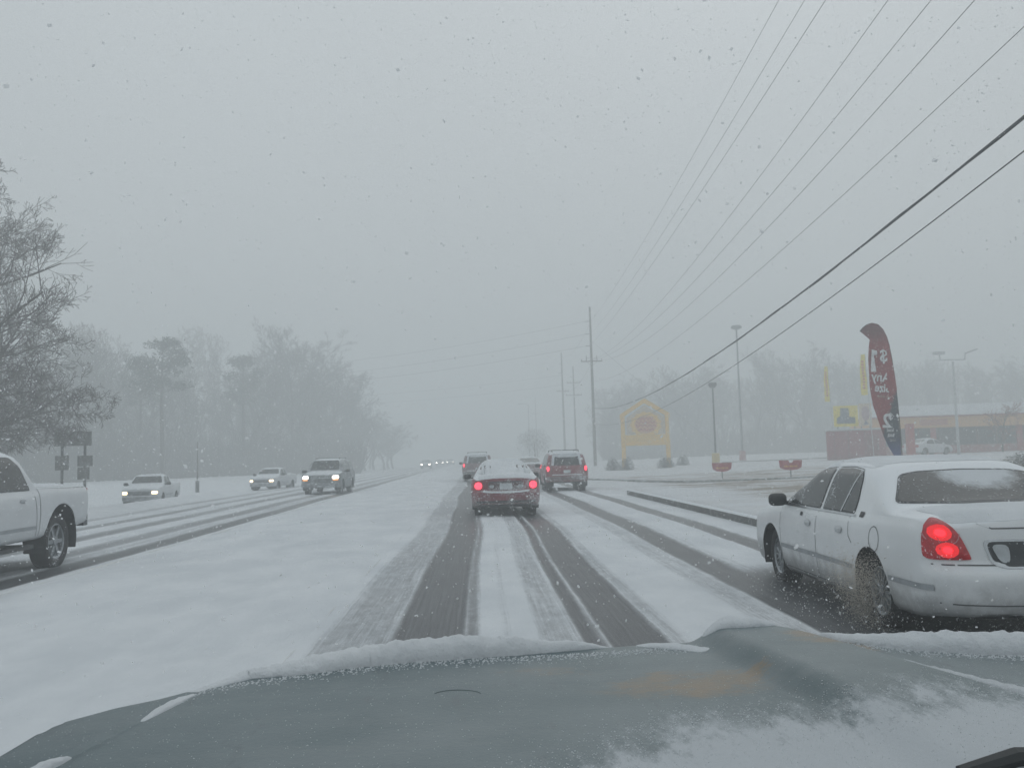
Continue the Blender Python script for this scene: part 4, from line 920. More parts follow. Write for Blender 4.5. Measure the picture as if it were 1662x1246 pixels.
# loose grains of snow and ice on the paint and along the ridges
gg = random.Random(12); gv, gf = [], []
def grain(x, y, r):
    z = hoodz(x, y) + r * .25; b = len(gv); a = gg.uniform(0, 6.28)
    for k in range(4): gv.append((x + r * math.cos(a + k * 1.57) * gg.uniform(.6, 1.2), y + r * math.sin(a + k * 1.57) * gg.uniform(.6, 1.2), z - r * .3))
    gv.append((x, y, z + r * .5)); gf.extend([(b, b + 1, b + 4), (b + 1, b + 2, b + 4), (b + 2, b + 3, b + 4), (b + 3, b, b + 4)])
for i in range(5200):
    x = gg.uniform(-.2, 1.25); lim = min(1.28 + x, 1.60) if x < .62 else 1.60
    grain(x, lim + .03 - abs(gg.gauss(0, .16)) + gg.gauss(0, .055), gg.uniform(.0007, .0022))
for i in range(2600):
    x = gg.uniform(-.8, 1.5); grain(x, gg.uniform(1.25, float(np.interp(x, HFX, HFY)) - .05), gg.uniform(.0006, .0016))
for i in range(2600):
    x = gg.choice((gg.uniform(-.6, .5), gg.uniform(.72, 1.7))); grain(x, float(np.interp(x, HFX, HFY)) - .085 - abs(gg.gauss(0, .03)), gg.uniform(.0010, .0036))
tag(mk("snow_grains", gv, gf, SNOW, own), kind="stuff")
# wiper arm at the foot of the windscreen
wp = MB(); wz = 1.10
wp.tube([(.62, 1.215, 1.12), (.70, 1.222, 1.135), (.78, 1.22, 1.135)], [.010, .013, .010], 8); wp.tube([(.74, 1.222, 1.14), (.775, 1.225, 1.158), (.80, 1.222, 1.15), (.86, 1.21, 1.12)], [.010, .016, .016, .011], 8)
wp.tube([(.35, 1.19, 1.085), (.62, 1.20, 1.10), (.95, 1.18, 1.095)], .008, 6)
wp.o("wiper_arm", DARK, own)
# ------------------------------------------------------------------ poles and wires
def G(x, y): return float(gz(x, y)) + .03
def pole_line(name, x, y, h, r0=.17, r1=.10, leanx=0.0):
    pass
PX = lambda y: 13.66 + (y - 106.85) * (13.66 - 9.5) / 101.85
INS = mat("insulator_grey", (.10, .10, .11), .4)
def utility_pole(x, y, h, label, arms=(), left_ins=(), lean=0.0, extra=True, r0=.20):
    root = empty("utility_pole", (x, y, G(x, y) - .1), label=label, cat="utility pole", group="wooden utility poles along the right side")
    MB().tube([(0, 0, 0), (lean * .5, 0, h * .5), (lean, 0, h)], [r0, r0 * .8, r0 * .55], 12).o("pole_shaft", WOODP, root, True)
    for (z, half) in arms:
        lx = lean * z / h
        MB().box((lx, -.13, z), (2 * half, .10, .12)).o("crossarm", WOODP, root)
        b = MB()
        for s in (-1, 1): b.tube([(lx, -.16, z - .55), (lx + s * half * .55, -.19, z - .02)], .02, 5)
        b.o("arm_brace", STEEL, root)
        for xx in (-half * .95, -half * .5, half * .5, half * .95):
            MB().lathe([(.001, 0), (.035, .0), (.05, .06), (.03, .10), (.055, .15), (.03, .22), (.001, .24)], 8, 'Z', (lx + xx, -.13, z + .06)).o("insulator", INS, root)
    for z in left_ins:
        lx = lean * z / h
        MB().tube([(lx - .12, 0, z), (lx - .6, 0, z - .02)], [.04, .055], 6).o("insulator", INS, root)
    if extra:
        z = h * .68
        for s in (-1, 1):
            q = MB().tube([(lean * .7 + s * .22, -.1, z), (lean * .7 + s * .62, -.1, z + .02)], .02, 5)
            q.tube([(lean * .7 + s * .62, -.1, z - .35), (lean * .7 + s * .62, -.1, z + .3)], [.05, .04], 7); q.o("cutout_switch", INS, root)
        MB().tube([(lean * .5, -.24, 4.0), (lean * .6, -.25, h * .66)], .035, 6).o("conduit", WIRE, root)
    MB().lathe([(.001, .16), (.11, .12), (.13, 0), (.001, -.01)], 8, 'Z', (lean, 0, h)).o("pole_cap", STEEL, root)
    return root
P1 = utility_pole(13.70, 106.85, 18.7, "tallest wooden utility pole with a double crossarm, right of the red SUV", arms=((12.35, 1.25),), left_ins=(17.1, 15.6, 14.2))
P2 = utility_pole(14.35, 150, 18.2, "thin hazy utility pole with a small crossarm, left one of the far pair", arms=((11.9, 1.0),), left_ins=(16.4, 14.9), extra=False, lean=-.1)
P3 = utility_pole(16.2, 150, 15.8, "thin hazy utility pole with two crossarms, right one of the far pair", arms=((11.15, 1.3), (13.2, 1.1)), left_ins=(14.2,), extra=False, lean=-.1, r0=.17)
P4 = utility_pole(15.0, 230, 16.0, "faintest utility pole far beyond the pair of hazy poles", arms=((12, 1.2),), extra=False, lean=-.1, r0=.17)
P0 = utility_pole(PX(-9), -9.0, 18.7, "utility pole beside the road behind the camera", arms=((12.35, 1.25),), extra=False) if False else None
def wire(pts, r, label, cat="power line", grp=None, name="power_line"):
    o = MB().tube(pts, r, 5, False).o(name, WIRE); tag(o, label, cat, grp); return o
fits = [  # heights along the span at three distances, measured; x offset at the pole
    ([(106.85, 17.0), (48.5, 16.1), (29.3, 16.5)], 0.0, .008), ([(106.85, 15.6), (48.9, 14.7), (26.8, 15.2)], 0.0, .008), ([(106.85, 14.3), (49.1, 13.8), (25.1, 14.3)], 0.0, .009),
    ([(106.85, 12.5), (49.8, 10.9), (20.9, 12.2)], .0, .0075), ([(106.85, 12.5), (50.0, 10.0), (18.8, 11.1)], .0, .0075), ([(106.85, 12.5), (47.7, 9.1), (17.0, 10.2)], .0, .0075),
    ([(106.85, 10.0), (41.3, 8.0), (15.4, 8.9)], 0.0, .007), ([(106.85, 6.9), (47.4, 5.72), (30.7, 6.3), (15.7, 7.35)], 0.0, .030), ([(106.85, 5.1), (47.7, 4.6), (26.9, 5.75), (15.7, 6.75)], 0.0, .014)]
wl_ = ["topmost thin wire rising to the top edge from the tallest pole", "second thin wire from the left of the top three", "third thin wire from the left, rightmost of the top three",
       "leftmost of the three wires from the crossarm of the tallest pole", "middle of the three wires from the crossarm of the tallest pole", "rightmost of the three wires from the crossarm of the tallest pole",
       "thin wire meeting the right edge near its top, above the thick cable", "thick dark cable climbing to the right edge of the photo", "thinner dark cable just below the thick cable, meeting the right edge"]
for (pts, off, r), lb in zip(fits, wl_):
    pts = sorted(pts); yy = np.array([p[0] for p in pts]); zz = np.array([p[1] for p in pts]); pc = np.polyfit(yy, zz, 2)
    P = []
    for y in np.concatenate([np.arange(-9, 60, 1.5), np.arange(60, 107, 4), [106.85]]): P.append((PX(y), y, float(np.polyval(pc, y))))
    if r == .030:
        P2_ = [(p[0] + .035 * math.sin(i * .9), p[1], p[2] + .035 * math.cos(i * .9)) for i, p in enumerate(P)]
        o = wire(P, .028, lb, grp="wires from the tallest pole over the right side")
        c = MB().tube(P2_, .012, 4, False).o("lashing_wire", WIRE, o)
    else: wire(P, r, lb, grp="wires from the tallest pole over the right side")
# wires crossing the road from the tallest pole to the far left
for i, (z0, lb, z1) in enumerate(((17.1, "highest faint wire crossing above the road to the left", 17.5), (15.6, "middle faint wire crossing above the road to the left", 15.7), (14.2, "lowest faint wire of the three crossing above the road", 14.6))):
    wire([(13.1 - t * 62, 106.85 + t * 50, z0 + (z1 - z0) * t - 2.6 * 4 * t * (1 - t) * .55) for t in np.linspace(0, 1, 24)], .014, lb, grp="faint wires crossing the road")
for i, (z0, dx, lb) in enumerate(((14.6, 0, "faint wire from the far poles crossing toward the far left trees"), (13.0, .2, "faintest wire from the far poles, below the other crossing wires"))):
    wire([(14.3 - t * 50, 150 + t * 30, z0 - t * .5 - 1.4 * 4 * t * (1 - t) * .5) for t in np.linspace(0, 1, 16)], .014, lb, grp="faint wires crossing the road")
for z0, z1, lb in ((12.3, 11.9, "hazy wire running between the crossarms of the tallest pole and the far pole"), (17.0, 17.6, "hazy wire running from the tallest pole top to the far pole top")):
    wire([(13.7 + .65 * t, 106.85 + 43 * t, z0 + (z1 - z0) * t - 1.2 * 4 * t * (1 - t)) for t in np.linspace(0, 1, 14)], .012, lb)
# guy wire
wire([(13.75, 106.85, 14.8), (24.5, 104.5, 4.6), (29, 103.5, G(29, 103.5))], .012, "thin guy wire slanting down to the right from the tallest pole", "guy wire", name="guy_wire")

# ------------------------------------------------------------------ street light in the far distance
def arm_light(x, y, h, dx, label):
    root = empty("street_lamp", (x, y, G(x, y)), label=label, cat="street lamp")
    MB().tube([(0, 0, 0), (0, 0, h * .5), (0, 0, h)], [.14, .11, .08], 8).o("pole_shaft", STEEL, root, True)
    MB().tube([(0, 0, h - .2), (dx * .5, 0, h + .25), (dx, 0, h + .2)], .05, 6).o("lamp_arm", STEEL, root)
    MB().box((dx * 1.12, 0, h + .18), (.9, .35, .16)).o("lamp_head", STEEL, root); return root
arm_light(11.4, 200, 12.6, -1.6, "distant street lamp with its arm reaching left over the road")
# parking-lot lamps
def lot_lamp(x, y, h, kind, label, m=STEEL, r=.09, base=None):
    root = empty("lamp_post", (x, y, G(x, y)), label=label, cat="lamp post")
    MB().tube([(0, 0, 0), (0, 0, h * .5), (0, 0, h)], [r, r * .85, r * .7], 10).o("pole_shaft", m, root, True)
    if base: MB().lathe([(.001, 1.0), (.30, 1.0), (.34, .95), (.36, 0)], 14).o("pole_base", base, root, True)
    if kind == 'round':
        MB().lathe([(.001, h + .35), (.35, h + .33), (.40, h + .1), (.22, h - .15), (.001, h - .15)], 14).o("lamp_head", m, root, True)
    elif kind == 'disc':
        MB().lathe([(.001, h + .45), (.45, h + .42), (.58, h + .25), (.56, h + .12), (.15, h - .05), (.001, h - .05)], 16).o("lamp_head", m, root, True)
    else:
        MB().tube([(-1.1, 0, h + .15), (1.1, 0, h + .15)], .06, 6).o("lamp_arm", m, root)
        for s, hh, rx, wd in ((-1, .75, 0, .85), (1, .85, -.32, 1.0)):
            q = MB().tube([(s * 1.05, 0, h + .1), (s * 1.15, 0, h + hh - .1)], .05, 6); q.o("lamp_neck", m, root)
            MB().box((s * 1.15 + (s > 0) * .5, 0, h + hh), (wd, .45, .24 if s < 0 else .11), Matrix.Rotation(rx, 3, 'Y')).o("lamp_head", m, root)
    return root
YEL = mat("yellow_paint", (.52, .38, .10), .7, speck=.25, snow=.3)
lot_lamp(21.4, 82, 7.0, 'round', "short dark lamp post with a round head and yellow base", mat("dark_bronze_metal", (.05, .055, .06), .6, speck=.1), .10, YEL)
lot_lamp(27.9, 96, 13.9, 'disc', "tallest thin lamp post with a disc head, right of the yellow sign", r=.12, base=mat("red_base_paint", (.35, .12, .12), .7, speck=.4))
lot_lamp(40.75, 76.5, 7.9, 'double', "twin-headed white lamp post in front of the fast food building", mat("pale_post_paint", (.50, .52, .53), .6, speck=.1), .13)
# a lamp at the very edge of the frame
# ------------------------------------------------------------------ yellow pylon sign
YS = mat("sign_yellow", (.82, .52, .13), .6, speck=.28, snow=.2, var=.1); PALE = mat("sign_panel_pale", (.62, .52, .40), .5, speck=.2)
REDP = mat("sign_red", (.42, .03, .06), .6, speck=.15)
def pylon(x, y):
    root = empty("pylon_sign", (x, y, G(x, y)), rz=math.radians(-4), label="golden house-shaped sign with a red emblem and a reader board below", cat="sign")
    w2 = 2.12
    for s in (-1, 1): MB().box((s * (w2 - .17), 0, 2.35), (.34, .42, 4.75)).o("sign_post", YS, root)
    for s in (-1, 1):
        a = (0, 6.15); b = (s * (w2 + .05), 4.78)
        MB().prism([a, b, (s * (w2 + .05), 4.38), (0, 5.72)] if s > 0 else [a, (0, 5.72), (s * (w2 + .05), 4.38), b], .46, 'Y', -.23 + .002 * s).o("roof_beam", YS, root)
        MB().prism([(0, 6.20), (s * (w2 + .1), 4.83), (s * (w2 + .1), 4.78), (0, 6.15)], .5, 'Y', -.25 + .002 * s).o("snow_cap", SNOW, root)
    MB().prism([(-1.60, 3.0), (1.72, 3.0), (1.72, 4.45), (0, 5.55), (-1.60, 4.45)], .16, 'Y', -.06).o("face_panel", PALE, root)
    rb = MB().box((0.02, -.05, 2.48), (3.5, .34, .94)).o("reader_board", YS, root)
    st = []
    for k in range(26):
        t = 2 * math.pi * k / 26; r = (1.38 if k % 2 else 1.22); st.append((.06 + r * math.cos(t) * 1.02, 3.82 + r * math.sin(t) * .86))
    em = MB().prism(st, .05, 'Y', -.115).o("emblem_burst", YS, root)
    disc = MB().prism([(.06 + .98 * math.cos(t), 3.84 + .80 * math.sin(t)) for t in np.linspace(0, 2 * math.pi, 24, endpoint=False)], .03, 'Y', -.147).o("emblem_disc", mat("emblem_rose", (.70, .40, .22), .6, speck=.15), em)
    r = random.Random(3)
    for row in range(4):
        pts = []; zc = 4.34 - row * .32; hw_ = .88 * math.sqrt(max(.1, 1 - ((zc - 3.84) / .7) ** 2))
        for i in range(13): pts.append((.06 - hw_ + 2 * hw_ * i / 12, -.16, zc + .13 * math.sin(i * 2.2 + row) + r.uniform(-.05, .05)))
        MB().tube(pts, .038, 5).o("emblem_script", REDP, em)
    MB().box((w2 - .02, -.22, 3.6), (.05, .03, 2.3)).o("light_tube", mat("tube_white", (.7, .72, .72), .5), root)
    return root
pylon(14.8, 80.3)
# ------------------------------------------------------------------ little red signs on the lawn
def lawn_sign(x, y, label, notch):
    root = empty("lawn_sign", (x, y, G(x, y) - .04), rz=math.radians(-8), label=label, cat="small sign", group=None)
    MB().box((0, .03, .22), (.05, .05, .46)).o("sign_post", STEEL, root)
    top = [(-.54, .86), (-.10, .86), (-.06, .74), (.08, .74), (.14, .86), (.54, .86)] if notch else [(-.50, .84), (.50, .84)]
    w_ = .54 if notch else .50
    pl = [(-w_ + .04, .52), (-w_ * .55, .42), (0, .385), (w_ * .55, .42), (w_ - .04, .52)]
    MB().prism(top[::-1] + pl, .05, 'Y', -.03).o("sign_face", mat("lawn_sign_red", (.38, .05, .07), .5, speck=.30, snow=.3), root)
    q = MB()
    for i in range(9): q.box((-.28 + i * .07, -.036, .575 + .012 * math.sin(i * 2.3)), (.045, .012, .07 + .03 * math.sin(i * 1.7)))
    q.o("lettering", mat("letter_yellow", (.65, .42, .08), .6, speck=.2), root)
    MB().box((0, 0, .875 if notch else .85), (.30 if notch else .9, .06, .02), None).o("snow_cap", SNOW, root) if not notch else None
    return root
lawn_sign(12.45, 46.6, "small red bucket-shaped lawn sign with a flat top, farther left one", False)
lawn_sign(14.97, 43.6, "small red lawn sign with a notch in its top, near the white sedan", True)
# ------------------------------------------------------------------ feather flag with mirrored print
def text_mesh(txt, size, bold=0.0):
    c = bpy.data.curves.new("t", 'FONT'); c.body = txt; c.size = size; c.extrude = .002; c.offset = bold; c.align_x = 'CENTER'; c.resolution_u = 3
    o = bpy.data.objects.new("t", c); COL.objects.link(o); bpy.context.view_layer.update()
    me = bpy.data.meshes.new_from_object(o.evaluated_get(bpy.context.evaluated_depsgraph_get())); bpy.data.objects.remove(o); bpy.data.curves.remove(c); return me
def feather(x, y):
    root = empty("feather_flag", (x, y, .10), rz=0, label="tall dark red and navy feather flag with white mirrored price lettering behind the white sedan", cat="flag")
    left = [(-.10, .80), (-.28, 1.025), (-.485, 1.35), (-.684, 1.77), (-.806, 2.19), (-.906, 2.59), (-1.011, 2.96), (-1.076, 3.51), (-1.098, 3.77), (-1.092, 4.26), (-1.062, 4.76), (-.995, 5.26), (-.955, 5.53), (-1.18, 5.745)]
    rt = [(-1.323, 5.867), (-1.229, 5.984), (-1.072, 6.096), (-.866, 6.153), (-.641, 6.097), (-.45, 5.906), (-.316, 5.615), (-.237, 5.289), (-.167, 4.786), (-.10, 4.116), (-.068, 3.616), (-.043, 2.987), (-.019, 2.369), (.0, 1.753), (.0, 1.017), (0, .80)]
    poly = left + rt
    # cloth with small ripples, both faces
    co, ed, fc = [Vector(p) for p in poly], None, None
    pts = list(poly); u = -1.4
    while u < .1:
        v = .75
        while v < 6.1:
            if inpoly((u, v), poly) and min(segd((u, v), poly[i - 1], poly[i]) for i in range(len(poly))) > .05: pts.append((u, v))
            v += .11
        u += .11
    co, ed, fc = delaunay_2d_cdt([Vector(p) for p in pts], [], [list(range(len(poly)))], 1, 1e-5)[:3]
    def rip(u, v): return .05 * math.sin(u * 5 + v * 1.3) + .03 * math.sin(v * 3.1 + u * 2)
    V = [(p[0], rip(*p), p[1]) for p in co]
    m, Nn, Ll, b = newmat("flag_print")
    t = Nn.new("ShaderNodeTexCoord"); s_ = Nn.new("ShaderNodeSeparateXYZ"); Ll.new(t.outputs['Object'], s_.inputs[0])
    n = nz(Nn, Ll, 2.4, 5); nf = nz(Nn, Ll, 14, 6, rough=.7)
    d = mth(Nn, Ll, 'ADD', mth(Nn, Ll, 'MULTIPLY', s_.outputs['X'], 2.3), mth(Nn, Ll, 'MULTIPLY', s_.outputs['Z'], -1.0)); d = mth(Nn, Ll, 'ADD', d, mth(Nn, Ll, 'MULTIPLY', n, 1.6))
    f = ramp(Nn, Ll, d, -3.0, -2.55)
    redc = mixc(Nn, Ll, ramp(Nn, Ll, nf, .3, .7), (.19, .018, .028), (.34, .045, .05)); dark = mixc(Nn, Ll, ramp(Nn, Ll, s_.outputs['Z'], 2.0, .9), (.022, .035, .055), (.035, .06, .22))
    c = mixc(Nn, Ll, f, redc, dark)
    c = mixc(Nn, Ll, ramp(Nn, Ll, s_.outputs['Z'], 5.2, 5.9, 0, .6), c, (.05, .035, .04))
    c = mixc(Nn, Ll, ramp(Nn, Ll, nz(Nn, Ll, 24, 5, rough=.75), .60, .68, 0, .75), c, (.55, .57, .6))
    Ll.new(c, b.inputs['Base Color']); b.inputs['Roughness'].default_value = .7
    cl = mk("flag_cloth", V, [tuple(q) for q in fc], m, root, True)
    MB().tube([(.02, 0, -.1), (.02, 0, .8)] + [(p[0] + .012, 0, p[1] + .004) for p in rt[::-1][1:]] + [(-1.34, 0, 5.87)], .016, 6).o("flag_pole", DARK, root)
    wt = mat("flag_letter_white", (.66, .67, .69), .7, speck=.1); gy = mat("flag_letter_grey", (.40, .38, .33), .7)
    def put(txt, cx, cz, size, m_, rot=0.0, bold=.0, sx=1.0):
        me = text_mesh(txt, size, bold); me.materials.append(m_); o = bpy.data.objects.new("lettering", me); COL.objects.link(o); o.parent = cl
        # mirrored: the print shows through from the other side
        Mx = Matrix.Translation((cx, rip(cx, cz) - .045, cz)) @ Matrix.Rotation(rot, 4, 'Y') @ Matrix(((-sx, 0, 0, 0), (0, 0, 1, 0), (0, 1, 0, 0), (0, 0, 0, 1)))
        o.matrix_local = Mx; return o
    put("$", -.49, 4.66, .66, wt, .0, .012, .9); MB().prism([(-.917, 5.14), (-.721, 5.08), (-.721, 4.92), (-.856, 4.92), (-.787, 4.27), (-1.007, 4.27)], .012, 'Y', rip(-.86, 4.7) - .065).o("lettering", wt, cl)
    put("Any", -.66, 3.90, .49, wt, .13, .012, .92); put("Size", -.60, 3.50, .45, wt, .10, .012, .85)
    put("soft drink", -.52, 3.27, .15, gy, .10, .0)
    put("$", -.33, 2.44, .34, wt, .0, .008); put("2", -.53, 2.13, .74, wt, .05, .018); put("Iced", -.41, 1.96, .20, wt, .05, .004, .8); put("tea", -.40, 1.77, .22, wt, .05, .004); put("cold", -.33, 1.60, .14, gy)
    return root
feather(16.2, 34.6)
# ------------------------------------------------------------------ yellow banner flags near the restaurant
def banner(x, y, h0, h1, wd, label, lean=.0):
    root = empty("banner_flag", (x, y, G(x, y)), label=label, cat="flag")
    MB().tube([(wd * .5 + .03, 0, 0), (wd * .5 + .03 - lean, 0, h1 + .05)], .03, 6).o("flag_pole", mat("pale_post_paint", (.5, .5, .5)), root)
    V = []; K = 14
    for i in range(K + 1):
        z = h0 + (h1 - h0) * i / K; lx = -lean * z / h1; w_ = wd * (1 - .45 * (i / K) ** 3)
        for xx in (wd / 2 - w_, wd / 2): V += [(lx + xx, .04 * math.sin(i * .9), z)]
    cl = mk("banner_cloth", V, [(2 * i, 2 * i + 1, 2 * i + 3, 2 * i + 2) for i in range(K)], mat("banner_yellow", (.78, .64, .06), .7, speck=.1), root, True)
    q = MB()
    for i in range(2, K - 2): q.box((-lean * (h0 + (h1 - h0) * i / K) / h1 + .02, .04 * math.sin(i * .9) - .03, h0 + (h1 - h0) * (i + .5) / K), (wd * .34, .012, (h1 - h0) / K * .62))
    q.o("lettering", mat("banner_red", (.55, .13, .08), .7, speck=.3), cl)
    return root
banner(32.0, 82, 5.2, 8.4, .48, "narrow yellow banner with red lettering, standing alone farther left", .22)
banner(31.6, 73, 5.2, 8.5, .55, "narrow yellow banner with red lettering close beside the feather flag", .25)
# ------------------------------------------------------------------ red kiosk with signs on top
RW = mat("brick_red_wall", (.28, .06, .08), .8, speck=.3, var=.15, dirt=.2)
def kiosk(x, y):
    root = empty("kiosk", (x, y, G(x, y) - .1), rz=math.radians(-20), label="dark red boxy kiosk with snow on its roof, behind the feather flag", cat="kiosk")
    MB().box((0, 0, 1.25), (4.6, 3.0, 2.5)).o("wall", RW, root)
    MB().box((0, 0, 2.54), (4.8, 3.2, .10)).o("roof", mat("pale_roof", (.4, .38, .38), .7), root); MB().box((0, 0, 2.62), (4.7, 3.1, .07)).o("roof_snow", SNOW, root)
    for xx in (-1.7, -.6, .7): MB().box((xx, -1.52, 1.22), (.06, .05, 2.4)).o("wall_batten", mat("batten_red", (.17, .04, .05), .8, speck=.3), root)
    for xx, zz in ((1.3, 1.3),): 
        d = MB().box((xx, -1.53, zz - .2), (.95, .06, 2.1)).o("door", mat("kiosk_door", (.20, .05, .055), .7, speck=.3), root)
        MB().box((xx + .38, -1.58, zz - .1), (.05, .06, .25)).o("door_handle", STEEL, d)
    return root
kiosk(32.1, 77.0)
def box_sign(x, y, z, w_, h_, rz, label, face, kind):
    root = empty("board_sign", (x, y, z), rz=rz, label=label, cat="sign")
    for s in (-1, 1): MB().box((s * w_ * .35, .05, -.15), (.08, .08, .5)).o("sign_leg", STEEL, root)
    MB().box((0, 0, h_ / 2), (w_, .14, h_)).o("sign_face", face, root)
    if kind == 'fig':
        gm = mat("sign_dark_print", (.09, .12, .14), .6, speck=.35)
        MB().prism([(-w_ * .38, h_ * .14), (w_ * .38, h_ * .14), (w_ * .38, h_ * .42), (w_ * .14, h_ * .46), (w_ * .12, h_ * .88), (-w_ * .22, h_ * .90), (-w_ * .24, h_ * .5), (-w_ * .38, h_ * .42)], .03, 'Y', -.105).o("printed_shape", gm, root)
    else:
        MB().prism([(.32 * w_ * math.cos(t), h_ * (.55 + .33 * math.sin(t))) for t in np.linspace(0, 6.283, 16, endpoint=False)], .03, 'Y', -.105).o("printed_shape", mat("sign_rose_print", (.40, .26, .28), .6, speck=.4), root)
        MB().prism([(-.2 * w_, h_ * .06), (.2 * w_, h_ * .06), (0, h_ * .26)], .03, 'Y', -.108).o("printed_shape", mat("sign_blue_print", (.18, .2, .28), .6, speck=.3), root)
    return root
zk = G(32.1, 77) + 2.78
box_sign(31.25, 76.6, zk, 1.95, 1.75, math.radians(-12), "square yellow sign with a dark shape on the kiosk roof", mat("banner_yellow", (.7, .58, .1)), 'fig')
box_sign(32.85, 76.4, zk, 1.0, 1.9, math.radians(-12), "pale pink and blue sign beside the yellow sign on the kiosk", mat("sign_panel_pale", (.4, .4, .4)), 'em')
MB()  # red pillar between kiosk and building
pil = MB().box((34.0, 71.0, G(34, 71) + 1.3), (.5, .5, 2.8)).o("pillar", mat("pillar_red", (.38, .08, .08), .7, speck=.25)); tag(pil, "bright red pillar just right of the feather flag", "pillar")
# ------------------------------------------------------------------ fast food building
def restaurant(x, y):
    root = empty("restaurant", (x, y, G(x, y) - .1), rz=math.radians(-11), label="low fast food building with white roof edge, orange band and dark windows", cat="building")
    Wd = 30.0; x0 = -4.0
    OR = mat("orange_band", (.66, .38, .17), .7, speck=.1, var=.06); CR = mat("white_roof_edge", (.78, .74, .73), .7, speck=.1)
    MB().box((x0 + Wd / 2, 4, 1.7), (Wd, 8, 3.4)).o("wall", mat("restaurant_wall", (.24, .16, .13), .8, speck=.1), root)
    MB().box((x0 + Wd / 2, 3.6, 3.05), (Wd + .6, 8.4, 1.0)).o("orange_fascia", OR, root)
    MB().box((x0 + Wd / 2, 3.55, 3.59), (Wd + .8, 8.7, .07)).o("red_trim_line", mat("pillar_red", (.3, .1, .1)), root)
    pr = [(-.75, 3.63), (.25, 4.65), (8.0, 4.75), (8.0, 3.63)]
    MB().prism(pr, Wd + .8, 'X', x0 - .4).o("roof", CR, root)
    MB().prism([(a - .03 * (i == 0), b + .05) for i, (a, b) in enumerate(pr[:3])] + [(8.0, 4.70), (.3, 4.6)], Wd + .7, 'X', x0 - .35).o("roof_snow", SNOW, root)
    nw = 17
    for i in range(nw):
        xx = x0 + .9 + i * (Wd - 1.0) / nw
        fr = MB().box((xx + .8, -.02, 1.72), (1.62, .10, 1.62)).o("window", mat("window_frame_dark", (.10, .09, .09), .6, speck=.1), root)
        MB().box((xx + .8, -.09, 1.72), (1.42, .05, 1.42)).o("pane", mat("restaurant_glass", (.05, .06, .065), .2, speck=.12), fr)
    MB().box((x0 + Wd / 2, -.10, .42), (Wd + .05, .24, .9)).o("red_base_wall", mat("red_base_paint", (.3, .1, .1)), root)
    for i, xx in enumerate((1.5, 9.0, 16.5)):
        MB().box((xx, -.16, 1.7), (.5, .3, 3.3)).o("column", mat("pillar_red", (.3, .1, .1)), root)
    MB().box((1.5, -.62, 3.05), (2.4, .06, .55)).o("sign_band", mat("fascia_sign_red", (.50, .20, .13), .7, speck=.2), root)
    return root
restaurant(41.0, 84.5)
wcar.location = (39.6, 79.5, G(39.6, 79.5)); wcar.rotation_euler = (0, 0, math.radians(-66))
# lot edge: a low kerb line along the crest
for a, b, lb in (((23, 87), (36, 86.5), "long low kerb along the parking lot edge behind the lawn"),):
    d = math.hypot(b[0] - a[0], b[1] - a[1]); k = MB().box(((a[0] + b[0]) / 2, (a[1] + b[1]) / 2, (G(*a) + G(*b)) / 2 + .03), (d, .18, .08), Matrix.Rotation(math.atan2(b[1] - a[1], b[0] - a[0]), 3, 'Z') @ Matrix.Rotation(-math.atan2(G(*b) - G(*a), d), 3, 'Y')).o("kerb", CONC); tag(k, lb, "kerb")
# ------------------------------------------------------------------ left signs
SB = mat("sign_back_brown", (.13, .13, .125), .8, speck=.38, var=.3)
def left_signs(x, y):
    root = empty("sign_assembly", (x, y, G(x, y) - .05), rz=math.radians(16), label="dark road sign backs on two posts at the left, behind the large pickup", cat="road sign")
    for px_, h in ((-.42, 3.60), (.45, 3.55)): MB().box((px_, .05, h / 2), (.10, .08, h)).o("sign_post", mat("post_dark", (.09, .09, .092), .8, speck=.2), root)
    MB().box((0, 0, 3.38), (1.42, .05, .60)).o("sign_panel", SB, root)
    MB().box((-.42, 0, 2.38), (.52, .05, .60)).o("sign_panel", SB, root)
    MB().box((.46, 0, 2.44), (.58, .05, .44)).o("sign_panel", SB, root); MB().box((.40, 0, 1.92), (.46, .05, .50)).o("sign_panel", SB, root)
    return root
left_signs(-16.9, 39.2)
st_ = empty("young_tree", (-18.85, 62.8, G(-18.85, 62.8)), label="slim young tree alone by the side road between the small pickups", cat="tree")
MB().tube([(0, 0, -.1), (0, 0, .75)], .13, 8).o("tree_guard", mat("guard_dark", (.05, .05, .055), .8), st_)
MB().tube([(0, 0, .7), (.03, 0, 1.8), (0, 0, 3.4)], [.05, .035, .015], 6).o("trunk", WOODP, st_)
